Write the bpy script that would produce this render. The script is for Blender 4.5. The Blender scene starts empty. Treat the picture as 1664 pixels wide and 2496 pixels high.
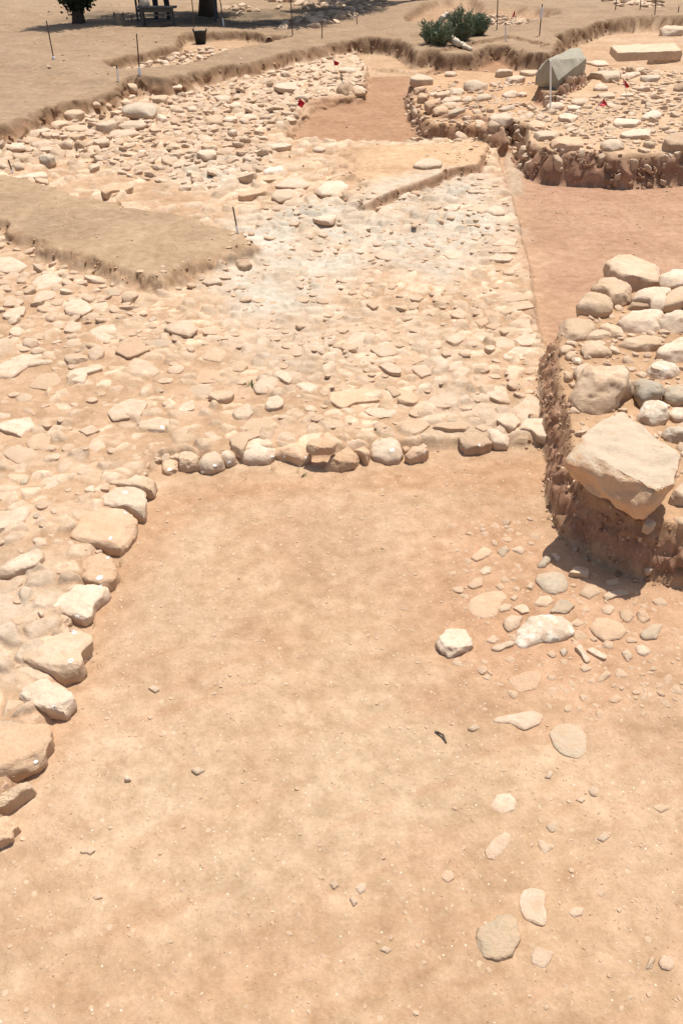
import bpy, bmesh, math, random
import numpy as np
from mathutils import Vector, Matrix, bvhtree
R = math.radians
random.seed(7)
rng = np.random.default_rng(7)
scene = bpy.context.scene
COL = scene.collection

# ------------------------------------------------------------------ camera geometry
F = 2013.0; PITCH = R(36.0); CAMH = 2.6
cp, sp = math.cos(PITCH), math.sin(PITCH)
TILES = {'C1': (0, 150, 3.4844), 'C2': (430, 120, 3.336), 'C3': (980, 150, 2.2924), 'C4': (1340, 600, 4.8395),
         'C5': (0, 600, 1.8846), 'C6': (832, 600, 1.8846), 'C7': (0, 900, 1.8846), 'C8': (832, 900, 1.8846),
         'C9': (0, 1150, 2.352), 'CA': (1000, 1250, 2.3614), 'CB': (1000, 1700, 2.3614), 'CC': (0, 1900, 1.568),
         'CD': (0, 300, 1.8846), 'CE': (832, 300, 1.8846), 'CF': (1264, 0, 3.92), 'CG': (100, 0, 3.136),
         'CH': (500, 0, 3.136), 'CI': (980, 0, 4.6118), 'P': (0, 0, 1.0)}
def tp(tile, pts):
    ox, oy, s = TILES[tile]
    return [(ox + x / s, oy + y / s) for x, y in pts]
def parse(s):
    return [tuple(float(c) for c in p.split(',')) for p in s.split()]
def ray(u, v):
    dx = (u - 832) / F; dy = (1248 - v) / F
    return np.array([dx, cp + dy * sp, -sp + dy * cp])
def at_z(u, v, z):
    d = ray(u, v); t = (z - CAMH) / d[2]
    return np.array([d[0] * t, d[1] * t, z])
def proj(p):
    x, y, z = p; z = z - CAMH
    dep = y * cp - z * sp; up = y * sp + z * cp
    return 832 + F * x / dep, 1248 - F * up / dep, dep

# ------------------------------------------------------------------ noise (numpy)
def _h(ix, iy, iz, seed):
    n = (ix.astype(np.int64) * 374761393 + iy.astype(np.int64) * 668265263 + iz.astype(np.int64) * 2147483647 + seed * 1274126177) & 0xffffffff
    n = ((n ^ (n >> 13)) * 1274126177) & 0xffffffff
    n = (n ^ (n >> 16)) & 0xffffff
    return n / float(0xffffff) * 2 - 1
_Z = np.zeros(1, dtype=np.int64)
def n2(x, y, seed=0):
    ix = np.floor(x); iy = np.floor(y); fx = x - ix; fy = y - iy
    fx = fx * fx * (3 - 2 * fx); fy = fy * fy * (3 - 2 * fy)
    ix = ix.astype(np.int64); iy = iy.astype(np.int64)
    a = _h(ix, iy, _Z, seed); b = _h(ix + 1, iy, _Z, seed); c = _h(ix, iy + 1, _Z, seed); d = _h(ix + 1, iy + 1, _Z, seed)
    return (a * (1 - fx) + b * fx) * (1 - fy) + (c * (1 - fx) + d * fx) * fy
def fbm2(x, y, oct=4, seed=0, gain=.5):
    s = 0; a = 1; t = 0
    for i in range(oct):
        s = s + a * n2(x * 2 ** i + 13.7 * i, y * 2 ** i - 7.1 * i, seed + i); t += a; a *= gain
    return s / t
def n3(p, seed=0):
    i = np.floor(p); f = p - i; f = f * f * (3 - 2 * f); i = i.astype(np.int64)
    r = 0
    for a in (0, 1):
        for b in (0, 1):
            for c in (0, 1):
                w = (f[:, 0] if a else 1 - f[:, 0]) * (f[:, 1] if b else 1 - f[:, 1]) * (f[:, 2] if c else 1 - f[:, 2])
                r = r + w * _h(i[:, 0] + a, i[:, 1] + b, i[:, 2] + c, seed)
    return r
def fbm3(p, oct=4, seed=0, gain=.5):
    s = 0; a = 1; t = 0
    for k in range(oct):
        s = s + a * n3(p * 2 ** k + 5.3 * k, seed + k); t += a; a *= gain
    return s / t

# ------------------------------------------------------------------ terrain
def sdf(poly, x, y):
    """signed distance to polygon, negative inside"""
    P = np.array(poly); n = len(P)
    d = np.full(x.shape, 1e18); inside = np.zeros(x.shape, bool)
    for i in range(n):
        ax, ay = P[i]; bx, by = P[(i + 1) % n]
        ex, ey = bx - ax, by - ay
        wx, wy = x - ax, y - ay
        t = np.clip((wx * ex + wy * ey) / (ex * ex + ey * ey + 1e-12), 0, 1)
        qx = wx - ex * t; qy = wy - ey * t
        d = np.minimum(d, qx * qx + qy * qy)
        c = ((ay <= y) & (by > y)) | ((by <= y) & (ay > y))
        if abs(ey) > 1e-12:
            inside ^= c & (x < ax + (y - ay) * ex / ey)
    d = np.sqrt(d)
    return np.where(inside, -d, d)
def wpoly(z, *parts):
    """parts: (tile, 'x,y x,y') in photo coordinates on the plane z, or ('w', [(x,y)..]) in metres"""
    out = []
    for tile, s in parts:
        if tile == 'w': out += list(s)
        else: out += [tuple(at_z(u, v, z)[:2]) for u, v in tp(tile, parse(s))]
    return out

ZP = .05; ZK = .15; ZF = .175; ZH = .31; ZJ1 = .2; ZJ2 = .34; ZE = .28
PLAT = wpoly(ZP, ('P', '-500,330 0,330 300,215 560,170 850,120 890,160 880,235 745,250 700,300 690,338 830,347 1020,347 1195,337 1215,400 1240,480 1262,560 1290,690 1305,800 1345,920 1352,1030 1335,1060 1240,1060 1100,1066 900,1078 700,1088 600,1098 480,1098 380,1100 300,1180 280,1235 245,1285 215,1345 200,1400 150,1480 130,1590 95,1690 50,1790 0,1890 -30,1970 -100,2050 -500,2250 -1500,1500'))
KTON = wpoly(ZK, ('P', '700,352 850,352 1020,352 1190,343 1165,402 1100,410 1040,438 960,463 895,492 850,480 820,430 760,400'))
SPUR = wpoly(ZF, ('CD', '-500,225 0,238 100,250 230,305 400,345 540,388 780,410 940,465 1050,490 1130,535 1060,565 900,612 720,680 590,665 480,620 300,560 140,505 0,430 -500,330'))
HUP = wpoly(ZH, ('P', '-900,440 -300,352 0,300 69,280 159,246 239,231 297,208 302,199 340,188 403,194 451,182 530,163 637,142 743,118 832,101 900,92 965,98 985,108 1015,126 1045,122 1110,126 1149,123 1197,104 1234,104 1273,128 1330,140 1366,100 1353,89 1407,74 1476,51 1583,43 1664,48 2300,60'),
            ('w', [(60, 30), (400, 60), (400, 900), (-400, 900), (-400, 20), (-30, 11)]))
PIT1 = wpoly(ZH, ('P', '250,150 355,130 432,112 448,86 520,84 600,80 655,88 704,91 666,100 605,113 500,135 430,158 345,166 290,168'))
PIT3 = wpoly(ZH, ('CI', '50,190 180,130 400,40 640,20 780,30 900,95 1200,100 1568,125 1750,160 1500,230 1300,290 1000,300 700,270 300,270 60,258'))
WALL1 = wpoly(ZJ1, ('C3', '45,115 65,185 85,235 125,290 185,330 480,330 620,330 900,330 1000,150 760,60 500,60 300,50'))
WALL2 = wpoly(ZJ2, ('C3', '478,350 570,360 600,330 690,345 700,430 760,470 840,495 1000,500 1240,522 1568,508 2100,505 2100,60 1568,60 1150,30 980,140 880,230 620,300'))
PEDE = wpoly(.5, ('CF', '230,790 330,800 480,770 600,700 625,650 560,600 300,640'))
HEAP = wpoly(ZE, ('P', '1358,838 1378,960 1394,1060 1396,1125 1425,1180 1500,1240 1580,1268 1664,1285 1900,1330 1900,640 1664,690 1500,720 1400,770'))
GULL = wpoly(ZJ2, ('C3', '590,335 690,350 695,480 690,560 620,570 585,440'))

REDI = wpoly(0, ('P', '700,338 840,347 1000,348 1190,338 1180,320 1060,315 1010,215 1060,165 1240,130 1340,150 1200,180 1050,180 900,165 890,240 765,262'))
LEVELS = [  # polygon, height, run of the face, raggedness, blend mode
    (PLAT, ZP, .07, .025, 'set'), (KTON, ZK, .05, .05, 'max'), (HUP, ZH, .22, .10, 'max'), (SPUR, ZF, .2, .09, 'max'),
    (WALL1, ZJ1, .12, .09, 'max'), (WALL2, ZJ2, .16, .10, 'max'), (HEAP, ZE, .11, .045, 'max')]
def sstep(t):
    t = np.clip(t, 0, 1); return t * t * (3 - 2 * t)
def cobble(x, y, cell, seed):
    """packed irregular stones: distance to the joint, and random numbers of the stone"""
    wx = (x + .35 * cell * fbm2(x / cell * .9, y / cell * .9, 2, seed + 3)) / cell; wy = (y + .35 * cell * fbm2(x / cell * .9, y / cell * .9, 2, seed + 7)) / (cell * .82)
    ix = np.floor(wx); iy = np.floor(wy)
    d1 = np.full(x.shape, 9.); d2 = np.full(x.shape, 9.); r1 = np.zeros(x.shape); r2 = np.zeros(x.shape); r3 = np.zeros(x.shape); ox = np.zeros(x.shape); oy = np.zeros(x.shape)
    for a in (-1, 0, 1):
        for c in (-1, 0, 1):
            jx = (ix + a).astype(np.int64); jy = (iy + c).astype(np.int64)
            px = jx + .5 + .42 * _h(jx, jy, _Z, seed); py = jy + .5 + .42 * _h(jx, jy, _Z, seed + 1)
            ra = _h(jx, jy, _Z, seed + 2)
            d = np.hypot(wx - px, wy - py) - .12 * ra
            n = d < d1
            d2 = np.where(n, d1, np.minimum(d2, d)); d1 = np.where(n, d, d1)
            r1 = np.where(n, ra, r1); r2 = np.where(n, _h(jx, jy, _Z, seed + 4), r2); r3 = np.where(n, _h(jx, jy, _Z, seed + 5), r3)
            ox = np.where(n, wx - px, ox); oy = np.where(n, wy - py, oy)
    return (d2 - d1) * cell * .5, r1, r2, r3, ox * cell, oy * cell
def cob_layer(x, y):
    """exposed stone (0..1), its height above the soil and its tint"""
    e1 = cobble(x, y, .125, 301); e2 = cobble(x, y, .21, 331)
    far = y > 8.2
    e, r1, r2, r3, ox, oy = [np.where(far, q, p) for p, q in zip(e1, e2)]
    dens = .36 + .9 * fbm2(x * .8, y * .8, 3, 351) + .5 * np.clip(1 - np.abs(x - .15 - .02 * y) / 1.3, -.6, 1) + .35 * far
    pres = sstep((dens - r1) * 3 + .5)
    top = sstep((e - .004) / np.where(far, .035, .02))
    hh = np.where(far, .055, .032) * (.45 + .45 * r2)
    zz = top * pres * (hh + .22 * (r3 * ox + r2 * oy))
    return pres * sstep((e - .006) / .012), zz, r3
def hump_f(x, y):
    """half exposed rock: cells about a hand wide with rounded tops"""
    wx = x + .06 * fbm2(x * 6, y * 6, 2, 201); wy = y + .06 * fbm2(x * 6, y * 6, 2, 205)
    return 1.6 * fbm2(wx * 4.3, wy * 5.2, 2, 211)
def terrain(x, y, full=False):
    x = np.asarray(x, float); y = np.asarray(y, float)
    big = fbm2(x * .35 + 3, y * .35, 3, 1)
    rag = fbm2(x * 2.2, y * 2.2, 3, 11) * .8 + fbm2(x * 7, y * 7, 2, 21) * .35
    rag2 = np.abs(fbm2(x * 14, y * 14, 2, 31))
    z = np.zeros_like(x) + .012 * big * np.clip(y / 3, 0, 1)
    face = np.zeros_like(x)
    masks = []
    for k, (poly, h, run, rg, mode) in enumerate(LEVELS):
        d = sdf(poly, x, y)
        dn = d + rg * rag + rg * .2 * rag2 * (y < 7) + (.06 if k == 2 else 0)
        t = np.clip(1 - dn / run, 0, 1)
        w = t ** .75 * (1 - .0) if k in (5, 6) else sstep(t)
        if k == 1: w = w * sstep((x + .25) / .7)   # the step dies out towards the rubble
        if k == 2:   # rolling old surface
            hh = h + .07 * fbm2(x * .5, y * .5, 3, 41) + .035 * fbm2(x * 1.7, y * 1.7, 3, 45) + .02 * np.clip(y - 14, 0, 30) * .35 * np.clip((x + 20) / 20, .3, 1)
        else: hh = h + .018 * fbm2(x * 1.3, y * 1.3, 3, 51 + k)
        if mode == 'set': zn = z * (1 - w) + hh * w
        else: zn = np.where(hh > z, z * (1 - w) + hh * w, z)
        face = np.maximum(face * (1 - w), 4 * w * (1 - w) * min(1, (h) / .3))
        z = zn; masks.append((d, w))
    for poly, dep, run in ((PIT1, .2, .16), (PIT3, .2, .3), (REDI, .055, .12)):
        d = sdf(poly, x, y); dn = d + .06 * rag
        w = sstep(.5 - dn / run)
        z = z - dep * w; face = np.maximum(face, 4 * w * (1 - w)); masks.append((d, w))
    d = sdf(PEDE, x, y); w = sstep(1 - (d + .03 * rag) / .12); z = z + .19 * w; masks.append((d, w)); face = np.maximum(face, 4 * w * (1 - w))
    d = sdf(GULL, x, y); w = sstep(.5 - (d + .03 * rag) / .1); z = z * (1 - w) + .03 * w; masks.append((d, w))
    pm = masks[0][1] * (z < .12)
    hump = hump_f(x, y)
    sel = pm > .01; cz = np.zeros_like(z)
    if sel.any(): cz[sel] = cob_layer(x[sel], y[sel])[1]
    z = z + pm * cz * (1 - masks[1][1])
    z = z + pm * (.012 * np.clip(hump, -.1, .5) + .012 * fbm2(x * 7, y * 7, 3, 171) + .007 * np.abs(fbm2(x * 17, y * 17, 2, 181)))
    z = z + .010 * fbm2(x * 5, y * 5, 4, 71) + .004 * fbm2(x * 22, y * 22, 3, 81)
    z = z + face * (.06 * fbm2(x * 5, y * 5, 2, 191) + np.where(y > 7, 0, 1) * (.03 * fbm2(x * 8, y * 8, 2, 192) + .04 * fbm2(x * 19, y * 19, 3, 91) - .02 * np.abs(fbm2(x * 34, y * 34, 2, 95))))
    if full: return z, face, masks, rag
    return z
def ground_hit(u, v):
    d = ray(u, v)
    t0 = max((.9 - CAMH) / d[2], .5); t1 = (-.1 - CAMH) / d[2]
    if d[2] > -.02: t1 = 60
    for _ in range(2):
        t = np.linspace(t0, t1, 500)
        g = CAMH + d[2] * t - terrain(d[0] * t, d[1] * t)
        i = int(np.argmax(g <= 0)) if (g <= 0).any() else len(t) - 1
        t0, t1 = t[max(i - 1, 0)], t[i]
    tt = t1
    return np.array([d[0] * tt, d[1] * tt, CAMH + d[2] * tt])

# ------------------------------------------------------------------ helpers
def mesh_np(name, V, Fq, mat=None, smooth=True, sharp=None):
    me = bpy.data.meshes.new(name)
    V = np.asarray(V, np.float32)
    quads = np.asarray(Fq, np.int32)
    k = quads.shape[1]
    me.vertices.add(len(V)); me.vertices.foreach_set('co', V.ravel())
    me.loops.add(quads.size); me.loops.foreach_set('vertex_index', quads.ravel())
    me.polygons.add(len(quads)); me.polygons.foreach_set('loop_start', np.arange(0, quads.size, k, dtype=np.int32))
    me.polygons.foreach_set('loop_total', np.full(len(quads), k, np.int32))
    me.polygons.foreach_set('use_smooth', np.full(len(quads), smooth))
    me.update(calc_edges=True); me.validate()
    if sharp: me.set_sharp_from_angle(angle=sharp)
    if mat: me.materials.append(mat)
    return me
def link(name, me, parent=None, loc=None):
    o = bpy.data.objects.new(name, me); COL.objects.link(o)
    if loc is not None: o.location = loc
    if parent: o.parent = parent
    return o
def tag(o, label, cat, group=None, kind=None):
    if label: o['label'] = label
    if cat: o['category'] = cat
    if group: o['group'] = group
    if kind: o['kind'] = kind
    return o
def bm_obj(name, bm, mat, parent=None, loc=None, smooth=False):
    me = bpy.data.meshes.new(name); bm.to_mesh(me); bm.free()
    me.materials.append(mat)
    if smooth: me.polygons.foreach_set('use_smooth', np.full(len(me.polygons), True))
    return link(name, me, parent, loc)
def empty(name, loc):
    return link(name, None, None, loc)
def box(bm, c, s, rot=None):
    r = bmesh.ops.create_cube(bm, size=1)
    M = Matrix.Translation(c) @ (rot.to_4x4() if rot else Matrix()) @ Matrix.Diagonal((s[0], s[1], s[2], 1))
    bmesh.ops.transform(bm, matrix=M, verts=r['verts'])
    return r['verts']
def tube(bm, pts, rad, seg=8, caps=True):
    pts = [Vector(p) for p in pts]
    if not hasattr(rad, '__len__'): rad = [rad] * len(pts)
    rings = []; up = Vector((.31, .17, .93))
    for i, p in enumerate(pts):
        d = (pts[min(i + 1, len(pts) - 1)] - pts[max(i - 1, 0)]).normalized()
        a = d.cross(up)
        if a.length < .1: a = d.cross(Vector((1, 0, 0)))
        a.normalize(); b = d.cross(a)
        rings.append([bm.verts.new(p + rad[i] * (math.cos(2 * math.pi * k / seg) * a + math.sin(2 * math.pi * k / seg) * b)) for k in range(seg)])
    for i in range(len(rings) - 1):
        for k in range(seg):
            bm.faces.new((rings[i][k], rings[i][(k + 1) % seg], rings[i + 1][(k + 1) % seg], rings[i + 1][k]))
    if caps:
        bm.faces.new(rings[0][::-1]); bm.faces.new(rings[-1])

# ------------------------------------------------------------------ materials
def new_mat(name):
    m = bpy.data.materials.new(name); m.use_nodes = True
    nt = m.node_tree; b = nt.nodes['Principled BSDF']
    b.inputs['Roughness'].default_value = .95
    b.inputs['Specular IOR Level'].default_value = .15
    return m, nt, b
def N(nt, typ, **kw):
    n = nt.nodes.new(typ)
    for k, v in kw.items():
        if k in n.inputs: n.inputs[k].default_value = v
        else: setattr(n, k, v)
    return n
def math_n(nt, op, a, b=None, clamp=False):
    n = nt.nodes.new('ShaderNodeMath'); n.operation = op; n.use_clamp = clamp
    for i, v in enumerate((a, b)):
        if v is None: continue
        if isinstance(v, (int, float)): n.inputs[i].default_value = v
        else: nt.links.new(v, n.inputs[i])
    return n.outputs[0]
def mixc(nt, fac, a, b, typ='MIX'):
    n = nt.nodes.new('ShaderNodeMix'); n.data_type = 'RGBA'; n.blend_type = typ
    for sock, v in ((n.inputs[0], fac), (n.inputs[6], a), (n.inputs[7], b)):
        if isinstance(v, (int, float)): sock.default_value = v
        elif isinstance(v, tuple): sock.default_value = (*v, 1) if len(v) == 3 else v
        else: nt.links.new(v, sock)
    return n.outputs[2]
def remap(nt, v, a, b, c, d):
    n = nt.nodes.new('ShaderNodeMapRange'); nt.links.new(v, n.inputs[0])
    for i, q in enumerate((a, b, c, d)): n.inputs[i + 1].default_value = q
    return n.outputs[0]
def noise(nt, co, scale, detail=4, rough=.55, dist=0):
    n = N(nt, 'ShaderNodeTexNoise', Scale=scale, Detail=detail, Roughness=rough, Distortion=dist)
    nt.links.new(co, n.inputs['Vector']); return n.outputs['Fac']
def plain(name, col, rough=.8, metal=0, var=.25, scale=30, bump=.2):
    m, nt, b = new_mat(name)
    tc = nt.nodes.new('ShaderNodeTexCoord').outputs['Object']
    f = noise(nt, tc, scale, 4)
    c = mixc(nt, f, tuple(x * (1 - var) for x in col), tuple(min(1, x * (1 + var)) for x in col))
    nt.links.new(c, b.inputs['Base Color'])
    b.inputs['Roughness'].default_value = rough; b.inputs['Metallic'].default_value = metal
    if bump:
        bp = N(nt, 'ShaderNodeBump', Strength=bump, Distance=.01); nt.links.new(f, bp.inputs['Height']); nt.links.new(bp.outputs[0], b.inputs['Normal'])
    return m

SOIL = (.52, .355, .23)
def rock_mat(name, c1, c2, crust=None, stuff=False, dirt=.75, soil=SOIL, weather=None):
    m, nt, b = new_mat(name)
    tcn = nt.nodes.new('ShaderNodeTexCoord')
    geo = nt.nodes.new('ShaderNodeNewGeometry')
    oi = nt.nodes.new('ShaderNodeObjectInfo')
    rnd = geo.outputs['Random Per Island'] if stuff else oi.outputs['Random']
    off = nt.nodes.new('ShaderNodeVectorMath'); off.operation = 'ADD'
    comb = nt.nodes.new('ShaderNodeCombineXYZ')
    r10 = math_n(nt, 'MULTIPLY', rnd, 37.0)
    for i in range(3): nt.links.new(r10, comb.inputs[i])
    nt.links.new(tcn.outputs['Object'], off.inputs[0]); nt.links.new(comb.outputs[0], off.inputs[1])
    co = off.outputs[0]
    big = noise(nt, co, 7, 5, .6, .4); mid = noise(nt, co, 34, 5, .65); fine = noise(nt, co, 160, 3, .7)
    c = mixc(nt, remap(nt, big, .32, .68, 0, 1), c1, c2)
    c = mixc(nt, 1.0, c, mixc(nt, mid, (.80, .78, .75), (1.13, 1.12, 1.12)), 'MULTIPLY')
    c = mixc(nt, 1.0, c, mixc(nt, fine, (.86, .85, .84), (1.12, 1.12, 1.12)), 'MULTIPLY')
    wn = N(nt, 'ShaderNodeTexWhiteNoise', noise_dimensions='1D'); nt.links.new(rnd, wn.inputs['W'])
    c = mixc(nt, 1.0, c, mixc(nt, wn.outputs['Value'], (.84, .82, .79), (1.10, 1.10, 1.12)), 'MULTIPLY')
    st = noise(nt, co, 5, 6, .72, 1.2)
    c = mixc(nt, remap(nt, st, .56, .72, 0, .5), c, tuple(v * f for v, f in zip(c1, (.72, .60, .50))))
    if crust:
        c = mixc(nt, remap(nt, noise(nt, co, 12, 6, .7), .48, .6, 0, .9), c, crust)
    if weather:   # weathered upper bed of the block
        sn = nt.nodes.new('ShaderNodeSeparateXYZ'); nt.links.new(geo.outputs['True Normal'], sn.inputs[0])
        c = mixc(nt, remap(nt, sn.outputs['Z'], .70, .86, 0, .85), c, weather)
    # pits and hairline cracks of weathered limestone
    vo = N(nt, 'ShaderNodeTexVoronoi', Scale=26.0, feature='DISTANCE_TO_EDGE')
    wv = nt.nodes.new('ShaderNodeVectorMath'); wv.operation = 'ADD'
    nz = N(nt, 'ShaderNodeTexNoise', Scale=14.0, Detail=3.0); nt.links.new(co, nz.inputs['Vector'])
    sc = nt.nodes.new('ShaderNodeVectorMath'); sc.operation = 'SCALE'; sc.inputs['Scale'].default_value = .12
    nt.links.new(nz.outputs['Color'], sc.inputs[0]); nt.links.new(co, wv.inputs[0]); nt.links.new(sc.outputs[0], wv.inputs[1])
    nt.links.new(wv.outputs[0], vo.inputs['Vector'])
    # soil clinging to the foot and in the hollows
    sep = nt.nodes.new('ShaderNodeSeparateXYZ'); nt.links.new(tcn.outputs['Object'], sep.inputs[0])
    sc_n = noise(nt, co, 18, 4, .6)
    hg = nt.nodes.new('ShaderNodeAttribute'); hg.attribute_name = 'hgt'
    hz = math_n(nt, 'ADD', hg.outputs['Fac'], math_n(nt, 'MULTIPLY', sc_n, -.075))
    foot = remap(nt, hz, -.045, .0, min(1, dirt * 1.2), 0)
    c = mixc(nt, foot, c, soil)
    c = mixc(nt, remap(nt, sc_n, .52, .66, 0, dirt * .55), c, soil)
    nt.links.new(c, b.inputs['Base Color'])
    h = math_n(nt, 'ADD', math_n(nt, 'MULTIPLY', mid, .6), math_n(nt, 'MULTIPLY', fine, .25))
    h = math_n(nt, 'ADD', h, math_n(nt, 'MULTIPLY', big, .8))
    h = math_n(nt, 'ADD', h, remap(nt, vo.outputs['Distance'], 0, .04, -.10, 0))
    bp = N(nt, 'ShaderNodeBump', Strength=.55, Distance=.03); nt.links.new(h, bp.inputs['Height']); nt.links.new(bp.outputs[0], b.inputs['Normal'])
    return m
MR = {'t': rock_mat('tan_limestone', (.58, .42, .27), (.67, .51, .36)),
      'p': rock_mat('pale_limestone', (.64, .49, .35), (.74, .60, .45)),
      'o': rock_mat('orange_limestone', (.60, .40, .245), (.68, .49, .33)),
      'n': rock_mat('greyish_stone', (.50, .42, .31), (.58, .48, .35)),
      'g': rock_mat('grey_cobble', (.36, .31, .24), (.44, .37, .27), dirt=.4),
      'g2': rock_mat('dusty_grey_cobble', (.48, .42, .31), (.54, .42, .28)),
      'g3': rock_mat('blue_grey_stone', (.43, .36, .25), (.58, .42, .27)),
      'b': rock_mat('brown_stone', (.52, .38, .25), (.42, .29, .19)),
      'w': rock_mat('white_crusted_limestone', (.66, .50, .36), (.74, .62, .48), crust=(.80, .70, .56)),
      'v': rock_mat('grey_green_limestone', (.33, .31, .235), (.41, .375, .28), dirt=.3)}
MR['k'] = rock_mat('fresh_broken_limestone', (.66, .42, .245), (.72, .52, .34), weather=(.54, .44, .32))
MSTUFF = {'p': rock_mat('rubble_limestone', (.58, .43, .29), (.71, .56, .41), stuff=True),
          'd': rock_mat('dusty_cobble', (.52, .37, .24), (.61, .46, .32), stuff=True),
          'q': rock_mat('pebble_stone', (.50, .36, .23), (.70, .56, .40), stuff=True),
          'c': rock_mat('soil_clod', (.31, .18, .11), (.42, .26, .165), stuff=True, dirt=.2, soil=(.3, .17, .09)),
          's': rock_mat('floor_clod', (.46, .285, .155), (.50, .32, .18), stuff=True, dirt=.2)}

def ground_mat():
    m, nt, b = new_mat('excavated_soil')
    tc = nt.nodes.new('ShaderNodeTexCoord').outputs['Object']
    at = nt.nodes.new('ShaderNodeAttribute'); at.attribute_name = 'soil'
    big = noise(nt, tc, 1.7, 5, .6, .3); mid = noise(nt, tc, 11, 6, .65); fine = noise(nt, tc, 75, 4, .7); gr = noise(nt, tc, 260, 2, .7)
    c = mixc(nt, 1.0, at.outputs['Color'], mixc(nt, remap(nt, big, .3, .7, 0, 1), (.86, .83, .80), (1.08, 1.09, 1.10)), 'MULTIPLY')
    c = mixc(nt, 1.0, c, mixc(nt, remap(nt, mid, .34, .66, 0, 1), (.83, .80, .75), (1.11, 1.12, 1.14)), 'MULTIPLY')
    c = mixc(nt, 1.0, c, mixc(nt, remap(nt, fine, .28, .72, 0, 1), (.88, .865, .845), (1.09, 1.09, 1.10)), 'MULTIPLY')
    c = mixc(nt, 1.0, c, mixc(nt, remap(nt, gr, .3, .7, 0, 1), (.94, .94, .935), (1.05, 1.05, 1.05)), 'MULTIPLY')
    # lime and pebble flecks
    for scale, thr, colr, amt in ((70, .15, (.80, .68, .53), .7), (26, .17, (.62, .46, .32), .5), (34, .15, (.34, .22, .14), .4)):
        vo = N(nt, 'ShaderNodeTexVoronoi', Scale=float(scale)); nt.links.new(tc, vo.inputs['Vector'])
        sx = nt.nodes.new('ShaderNodeSeparateColor'); nt.links.new(vo.outputs['Color'], sx.inputs[0])
        gate = math_n(nt, 'GREATER_THAN', sx.outputs[0], .86)
        size = math_n(nt, 'MULTIPLY', sx.outputs[1], thr * 1.6)
        spot = math_n(nt, 'LESS_THAN', vo.outputs['Distance'], size)
        c = mixc(nt, math_n(nt, 'MULTIPLY', math_n(nt, 'MULTIPLY', gate, spot), amt), c, colr)
    nt.links.new(c, b.inputs['Base Color'])
    h = math_n(nt, 'ADD', math_n(nt, 'MULTIPLY', mid, .9), math_n(nt, 'MULTIPLY', fine, .45))
    h = math_n(nt, 'ADD', h, math_n(nt, 'MULTIPLY', gr, .15))
    bp = N(nt, 'ShaderNodeBump', Strength=.5, Distance=.02); nt.links.new(h, bp.inputs['Height']); nt.links.new(bp.outputs[0], b.inputs['Normal'])
    return m
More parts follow.
